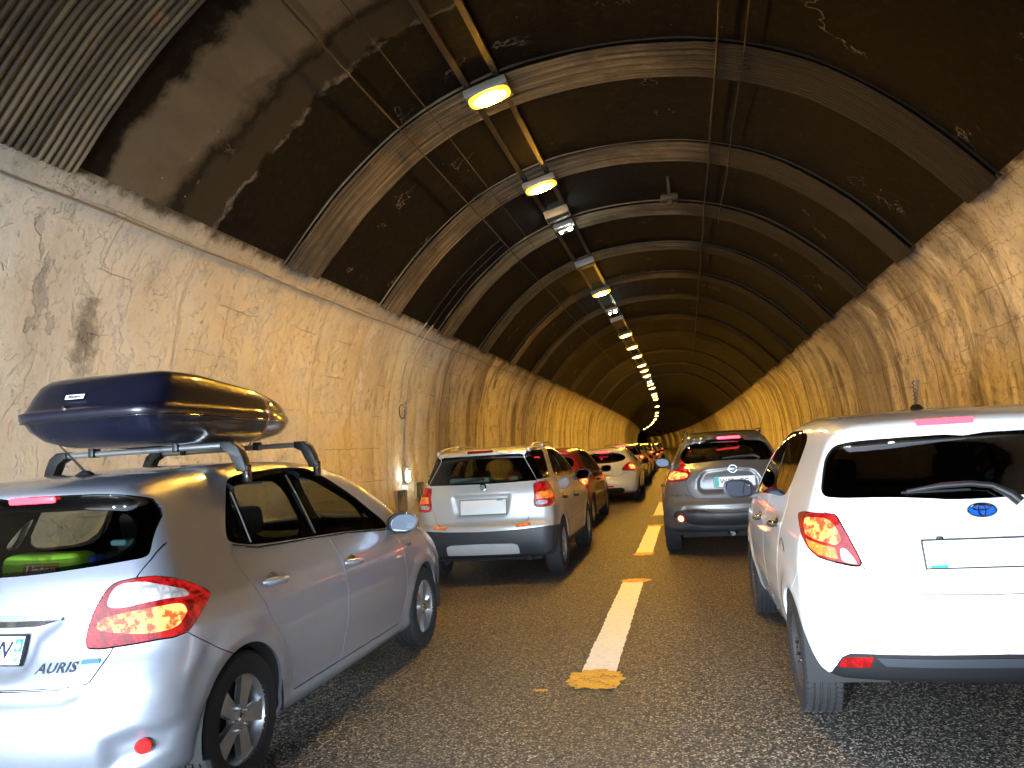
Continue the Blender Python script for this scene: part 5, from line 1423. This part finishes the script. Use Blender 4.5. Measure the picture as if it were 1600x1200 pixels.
# roof box, resting on the bars
def roof_box():
    e = empty('roof_box', (-3.03 + .09, 3.32, 1.660)); tag(e, 'dark blue plastic roof box strapped onto the silver hatchback with a pink band', 'roof box')
    L, Wd = 1.92, .435
    def outline(z, n=72):
        """plan outline at height z (0 bottom .. .37 top)"""
        out = []
        for k in range(n):
            a = 2 * math.pi * k / n; out.append((math.cos(a), math.sin(a)))
        return out
    prof = [(0, .34, .62), (.012, .70, .80), (.05, .88, .91), (.10, .955, .965), (.136, .972, .984), (.140, .99, .993), (.144, 1.0, 1.0), (.158, 1.004, 1.003), (.190, 1.0, 1.0), (.196, .985, .990), (.215, .97, .980), (.28, .95, .97), (.335, .92, .955), (.365, .86, .93), (.385, .74, .87), (.395, .50, .72), (.40, .2, .4), (.40, .0, .0)]
    n = 96
    def ring(z, sx, sy):
        pts = []
        for k in range(n):
            a = 2 * math.pi * k / n; ca, sa = math.cos(a), math.sin(a)
            p = .32 if sa < 0 else .62          # squarer tail, rounder nose
            px = math.copysign(abs(ca) ** (.22 if sa < 0 else .85), ca); py = math.copysign(abs(sa) ** (.22 if sa < 0 else .80), sa)
            t_ = (py + 1) / 2
            taper = 1 - .42 * max(0, t_ - .40) ** 1.7 / .60 ** 1.7
            h = z
            if z > .19:     # the lid falls towards the nose
                f = 1 - .80 * (max(0, t_ - .22) / .78) ** 1.35; h = .19 + (z - .19) * f
                # and leans forward at the tail
                rear = max(0, 1 - t_ / .12); yoff = (z - .19) * .55 * rear
            else:
                h = z + (.155 - z) * .35 * max(0, t_ - .6) / .4; yoff = (.155 - z) * .35 * max(0, 1 - t_ / .12)
            pts.append((px * Wd * sx * taper, L / 2 + py * L / 2 * sy + yoff, h))
        return pts
    def skin(rows, name, mat):
        vs = [p for (z, sx, sy) in rows for p in ring(z, sx, sy)]; fs = []
        for i in range(len(rows) - 1):
            for k in range(n): fs.append((i * n + k, i * n + (k + 1) % n, (i + 1) * n + (k + 1) % n, (i + 1) * n + k))
        mb = MB(); mb.add(vs, fs); bmesh.ops.remove_doubles(mb.bm, verts=mb.bm.verts, dist=.0004)
        o = mb.build(name, mat, e, 180)
        return o
    bx = paint('roof_box_plastic', (.006, .007, .018), 0, .30, .05)
    skin([r for r in prof if r[0] <= .144], 'box_base', bx)
    skin([r for r in prof if r[0] >= .144], 'box_lid', bx)
    skin([(.139, .984, .988), (.1385, 1.008, 1.005), (.144, 1.010, 1.006), (.148, 1.002, 1.001)], 'box_seam', M['plastic_gloss'])
    # maker's sticker and lock on the tail face
    Mx = Matrix.Translation((-.06, .052, .262)) @ Matrix.Rotation(math.radians(61), 4, 'X')
    o = MB().prism(rrect(-.055, -.013, .055, .013, .003), 0, .002).build('maker_sticker', M['plate'], e); o.matrix_local = Mx
    o = link('sticker_lettering', text_mesh('Menabo', .024, .0005, .1, 1, .0006), M['ink'], e); o.matrix_local = Mx @ Matrix.Translation((0, 0, .003))
    o = MB().lathe([(0, .008), (.009, .007), (.014, .002), (.014, 0)], 16).build('lock', M['chrome'], e); o.matrix_local = Matrix.Translation((-.09, .012, .203)) @ Matrix.Rotation(math.radians(75), 4, 'X')
    # pale stickers near the nose
    for (yy, s_) in ((1.40, 1.), (1.54, .8)):
        r0 = ring(.262, .93, .955); r1 = ring(.30, .88, .935)
        def at(rg_, yq):
            c = [p for p in rg_ if p[0] > 0]; return min(c, key=lambda p: abs(p[1] - yq))
        a0, a1 = Vector(at(r0, yy)), Vector(at(r1, yy)); b0 = Vector(at(r0, yy + .09 * s_)); 
        nrm = (b0 - a0).cross(a1 - a0).normalized(); nrm = nrm if nrm.x > 0 else -nrm
        c0 = a0.lerp(a1, .5); ux = (b0 - a0).normalized(); uy = nrm.cross(ux)
        pts = [c0 + nrm * .004 + ux * .042 * s_ * math.cos(t) + uy * .03 * math.sin(t) for t in np.linspace(0, 2 * math.pi, 20, endpoint=False)]
        mb = MB(); mb.add(pts, [tuple(range(20))]); mb.build('round_sticker', M['plate'], e)
    # strap round the box
    yq = 1.10; P = []
    rows = [ring(*r) for r in prof[1:-2]]
    for rg_ in rows:
        c = min([p for p in rg_ if p[0] > 0], key=lambda p: abs(p[1] - yq)); P.append(Vector((c[0] + .005, yq, c[2])))
    topz = P[-1].z + .004; left = [Vector((-p.x, p.y, p.z)) for p in P[::-1]]
    path = [Vector((P[0].x - .02, yq, -.02))] + P + [Vector((0, yq, topz + .003))] + left + [Vector((left[-1].x + .02, yq, -.02))]
    mb = MB(); vs = []; fs = []
    for i, p in enumerate(path):
        vs += [(p.x, p.y - .012, p.z), (p.x, p.y + .012, p.z)]
    for i in range(len(path) - 1): fs.append((2 * i, 2 * i + 1, 2 * i + 3, 2 * i + 2))
    mb.add(vs, fs); mb.build('strap', simple('strap_pink', (.45, .16, .13), .7), e)
    return e
roof_box()

# ------------------------------------------------------------------ the white hatchback on the right
def emblem_rings(root, sp, x, z, w, h, back=None):
    if back: on_tail(root, 'badge_field', MB().prism([(w * math.cos(t), h * math.sin(t)) for t in np.linspace(0, 2 * math.pi, 36, endpoint=False)], 0, .003), sp, x, z, back, .003)
    mb = MB()
    def ell(cx, cy, a, b, r=.0042): mb.tube([(cx + a * math.cos(t), cy + b * math.sin(t), .006) for t in np.linspace(0, 2 * math.pi, 37)], r, 6, False)
    ell(0, 0, w, h, .005); ell(0, h * .42, w * .62, h * .40); ell(0, 0, w * .24, h * .92)
    on_tail(root, 'badge', mb, sp, x, z, M['chrome'], .004)
sp = SPEC['yaris']; sp['hy'] = (1.12, 2.0); sp['hz'] = (.93, .89); sp['mirror'] = (2.45, 1.07); sp['handle_mat'] = M['chrome']
root, ob = build_car('yaris', M['white'], 'white hatchback at the right edge with its brake lights on and a blue badge', 'cars queueing in the right lane', step=.017, style='dark', gl='glass_dark', mirror_mat=M['plastic_gloss'])
on_tail(root, 'high_brake_light', MB().prism(rrect(-.125, -.016, .125, .016, .006), 0, .014, None, .003), sp, -.10, 1.475, M['brake_bar'], .012)
plate(root, sp, .0, .862, .56, .125, None, [(-.265, -.062, -.19, -.050)], .016)
emblem_rings(root, sp, 0, 1.052, .062, .032, M['badge_blue'])
wiper(root, sp, [(.165, 1.085), (.135, 1.12), (.06, 1.165), (-.03, 1.178), (-.15, 1.175), (-.31, 1.155)], .015, ((-.33, 1.148), (-.03, 1.15)))
# handle bar above the plate
mb = MB(); vs = []; fs = []
for k in range(21):
    x = -.30 + .60 * k / 20; yy = surf(sp, abs(x), .955)
    vs += [(x, yy + .004, .972), (x, yy - .014, .965), (x, yy - .016, .945), (x, yy + .012, .936)]
for k in range(20):
    for j in range(3): fs.append((k * 4 + j, (k + 1) * 4 + j, (k + 1) * 4 + j + 1, k * 4 + j + 1))
mb.add(vs, fs); mb.build('tailgate_strip', M['white'], root, 30)
MB().box((-.20, surf(sp, .2, .935) - .004, .934), (.03, .02, .012), .003).build('plate_lamp', M['plastic'], root)
zr = surf_top(sp, -.0, .95)
o = MB().lathe([(0, .03), (.02, .026), (.035, .01), (.04, 0)], 14).build('aerial_base', M['plastic'], root); o.location = (-.05, .80, zr - .003)
pts = [(-.05 + .004 * math.cos(a), .80 + .004 * math.sin(a), zr + .02 + .0036 * a) for a in np.linspace(0, 38, 90)]
MB().tube([(-.05, .80, zr + .02), (-.03, .78, zr + .16)], .005, 8).tube(pts, .003, 5).build('aerial', M['plastic'], root)
# dark fuel flap outline, round, on the left rear wing
xx = surf_side(sp, .70, .80)
o = MB().tube([(.075 * math.cos(t), .085 * math.sin(t), 0) for t in np.linspace(0, 2 * math.pi, 33)], .0022, 5, False).build('fuel_flap', M['plastic'], root); o.matrix_local = Matrix.Translation((-xx - .001, .82, .80)) @ Matrix.Rotation(math.radians(-90), 4, 'Y')
for side in (1, -1):       # roof gutters
    pts = [(side * .50, y, surf_top(sp, .50, y) + .001) for y in (.55, .9, 1.4, 1.9, 2.15)]
    MB().tube(pts, .006, 6).build('roof_gutter', M['plastic'], root)
MB().box((-.12, surf(sp, .22, 1.478), 1.482), (.012, .01, .010), .003).build('washer_nozzle', M['plastic'], root)

# ------------------------------------------------------------------ silver crossover with grey bumper
sp = SPEC['sedici']; sp['mirror'] = (2.35, 1.14); sp['handle_mat'] = M['plastic']
root, ob = build_car('sedici', M['silver2'], 'silver tall hatchback with grey bumper and roof rails, ahead of the silver blue one', 'cars queueing in the left lane', step=.02, style='seven', gl='glass_mid', lit=False, mirror_mat=M['plastic'])
plate(root, sp, .03, .885, .56, .17, None, [(.17, .07, .24, .082)], .020)
on_tail(root, 'high_brake_light', MB().prism(rrect(-.16, -.014, .16, .014, .006), 0, .02, None, .003), sp, 0.0, 1.528, simple('brake_light_off', (.22, .008, .015), .2, coat=1), .020)
on_tail(root, 'badge', MB().lathe([(0, .006), (.035, .010), (.045, .006), (.048, 0)], 28), sp, .03, 1.115, M['chrome'], .004)
on_tail(root, 'badge_field', MB().lathe([(0, .009), (.030, .010), (.031, .008)], 28), sp, .03, 1.115, simple('badge_grey', (.25, .26, .27), .3), .010)
wiper(root, sp, [(.05, 1.20), (.03, 1.215), (-.08, 1.20), (-.2, 1.185), (-.36, 1.175)], .009, ((-.38, 1.168), (-.02, 1.20)))
for side in (1, -1):
    pts = []
    for k in range(15):
        t_ = k / 14; y = .35 + 1.9 * t_; x = .575 - .02 * t_; h = .055 * min(1, 6 * t_, 6 * (1 - t_)) ** .6
        pts.append((side * x, y, surf_top(sp, x, y) + h))
    mb = MB().tube(pts, .014, 8)
    for yy in (.36, 1.3, 2.22): mb.box((side * .568, yy, surf_top(sp, .568, yy) + .02), (.035, .09, .05), .012)
    mb.build('roof_rail', M['silver2'], root, 60)
    pts = [(side * (surf_side(sp, y, .60) + .004), y, .60) for y in (1.2, 1.7, 2.2, 2.75)]
    MB().tube(pts, .010, 6).build('side_strip', simple('side_strip_red', (.35, .03, .02), .3), root)
for q in (-.33, -.1, .15, .37):
    on_tail(root, 'skid_rib', MB().prism(rrect(-.022, -.045, .022, .045, .01), 0, .006, None, .002), sp, q, .40, M['skid'], .008)
MB().tube([(.55, .25, .27), (.55, .10, .275)], .028, 12).build('exhaust_pipe', M['under'], root)
mb = MB().box((-.15, .42, .92), (.62, .35, .25), .02)
mb.build('cargo_cloth', simple('pale_cargo', (.30, .42, .38), .7), root)
MB().box((-.18, .40, 1.16), (.5, .25, .14), .02).build('cargo_box', simple('pale_box', (.38, .55, .50), .6), root)
MB().box((.22, .42, 1.13), (.2, .2, .1), .03).box((.36, .42, 1.15), (.12, .2, .15), .03).build('cargo_parcels', simple('parcels', (.45, .44, .25), .7), root)

# ------------------------------------------------------------------ grey crossover with boomerang lamps
sp = SPEC['juke']; sp['mirror'] = (2.2, 1.20); sp['crown'] = .05
root, ob = build_car('juke', M['grey'], 'gunmetal crossover with boomerang tail lamps, ahead of the white hatchback', 'cars queueing in the right lane', step=.02, style='seven', gl='glass_dark', mirror_mat=M['grey'])
plate(root, sp, .07, .955, .52, .13, [('W', -.14, 0, .085, M['ink']), ('FR', -.04, 0, .085, M['ink']), ('GG', .12, 0, .085, M['ink'])], [(-.258, -.062, -.20, .062)], .016)
on_tail(root, 'high_brake_light', MB().prism(rrect(-.15, -.016, .15, .016, .01), 0, .02, None, .003), sp, .05, 1.532, M['brake_bar'], .016)
mb = MB().tube([(.052 * math.cos(t), .048 * math.sin(t), .006) for t in np.linspace(0, 2 * math.pi, 33)], .008, 6, False).box((0, 0, .008), (.14, .022, .01), .003)
on_tail(root, 'badge', mb, sp, .06, 1.115, M['chrome'], .006)
on_tail(root, 'model_lettering', text_mesh('JUKE', .055, .002, 0, 1.3, .001), sp, -.62, .80, M['badge_dark'], .004)
on_tail(root, 'fog_lamp', MB().lathe([(0, .012), (.03, .010), (.034, 0)], 20), sp, -.655, .50, simple('fog_lamp_lit', (.8, .2, .05), .3, emit=(1, .35, .08), es=6), .012)
on_tail(root, 'fog_ring', MB().lathe([(.036, .002), (.042, .012), (.052, .010), (.055, 0)], 20), sp, -.655, .50, M['lens_red'], .010)
on_tail(root, 'fog_ring', MB().lathe([(.036, .002), (.042, .012), (.052, .010), (.055, 0)], 20), sp, .655, .50, M['lens_red'], .010)
on_tail(root, 'rear_reflector', MB().prism(rrect(-.05, -.018, .05, .018, .006), 0, .006), sp, .33, .33, M['lens_lit'], .01)  # glow put into the reflector, which is no lamp itself
# mesh in the lower grille
mb = MB()
for r_ in range(4):
    for c_ in range(9):
        cx_, cz_ = -.58 + c_ * .042 + (r_ % 2) * .021, .575 - r_ * .033
        yv = surf(sp, abs(cx_), cz_)
        mb.tube([(cx_ + .017 * math.cos(t), yv - .006, cz_ + .014 * math.sin(t)) for t in np.linspace(0, 2 * math.pi, 7)], .0022, 4, False)
mb.build('grille_mesh', M['cladding'], root)
wiper(root, sp, [(.42, 1.24), (.36, 1.275), (.2, 1.28), (.05, 1.27), (-.06, 1.262)], .012, ((-.06, 1.255), (.28, 1.262)))
MB().tube([(.0, .40, .27), (.0, .14, .275)], .030, 14).tube([(-.02, .22, .30), (-.06, .2, .29)], .02, 8).build('exhaust_pipe', M['chrome'], root)
mb = MB()
for side in (-1, 1):
    mb.box((side * .50, 1.3, surf_top(sp, .50, 1.3) + .03), (.03, 1.1, .02), .008)
    for yy in (.85, 1.75): mb.box((side * .5, yy, surf_top(sp, .5, yy) + .014), (.028, .08, .035), .006)
mb.build('roof_rail', M['plastic'], root)

# ------------------------------------------------------------------ the rest of the queue
def lane_pose(x, y): return (x + float(bend(y)), y, heading(y))
def finish(root, sp, lit=True, pl=(0, .85), hb=1.40):
    plate(root, sp, pl[0], pl[1], .50, .11, None, None, .014)
    on_tail(root, 'high_brake_light', MB().prism(rrect(-.14, -.013, .14, .013, .006), 0, .012), sp, 0, hb, M['brake_bar'] if lit else M['lens_red'], .014)
GL = 'cars queueing in the left lane'
SPEC['hatch']['mirror'] = (2.6, 1.05)
c1, _ = build_car('hatch', M['red'], 'dark red car squeezed between the silver tall hatchback and the white coupe', GL, step=.035, style='seven', gl='glass_dark', pose=(*lane_pose(-2.70, 14.35), 1.0), mirror_mat=M['red'])
finish(c1, SPEC['hatch'])
SPEC['coupe']['mirror'] = (2.7, 1.02)
c2, _ = build_car('coupe', M['white'], 'white three door coupe with an eye shaped rear window, beyond the dark red car', GL, step=.03, style='seven', gl='glass_dark', pose=(*lane_pose(-2.28, 21.2), 1.0), mirror_mat=M['plastic'])
finish(c2, SPEC['coupe'], True, (0, .80), 1.375)
c3, _ = build_car('wagon', M['beige'], 'champagne hatchback just beyond the white coupe', GL, step=.05, style='seven', gl='glass_dark', pose=(*lane_pose(-2.35, 28.4), 1.0), detail=False, interior=False)
finish(c3, SPEC['wagon'], True, (0, .86), 1.50)
c4, _ = build_car('hatch', M['dark'], 'dark car with bright red lamps beyond the champagne hatchback', GL, step=.05, style='seven', gl='glass_dark', pose=(*lane_pose(-2.5, 35.4), 1.0), detail=False, interior=False)
finish(c4, SPEC['hatch'])
def far(src, x, y, label, group):
    px, py, a = lane_pose(x, y); return dup(src, (px, py, 0), a, label, group)
far(c3, -2.55, 42.6, 'second pale hatchback of the far queue, small beyond the white coupe', GL)
far(c4, -2.5, 49.4, 'small dark car low beside the lane dashes in the far left queue', GL)
far(c2, -2.6, 56.4, 'tiny white car in the far left queue with its red lamps lit', GL)
far(c4, -2.5, 63.4, 'tiny dark car, last but one you can tell apart in the left lane', GL)
far(c3, -2.5, 70.5, 'tiny pale car at the very end of the left queue', GL)
GR = 'cars queueing in the right lane'
far(c2, 1.0, 47.5, 'tiny white car seen past the left flank of the grey crossover', GR)
far(c4, .9, 55.0, 'tiny dark car with red lamps, farthest in the right lane', GR)
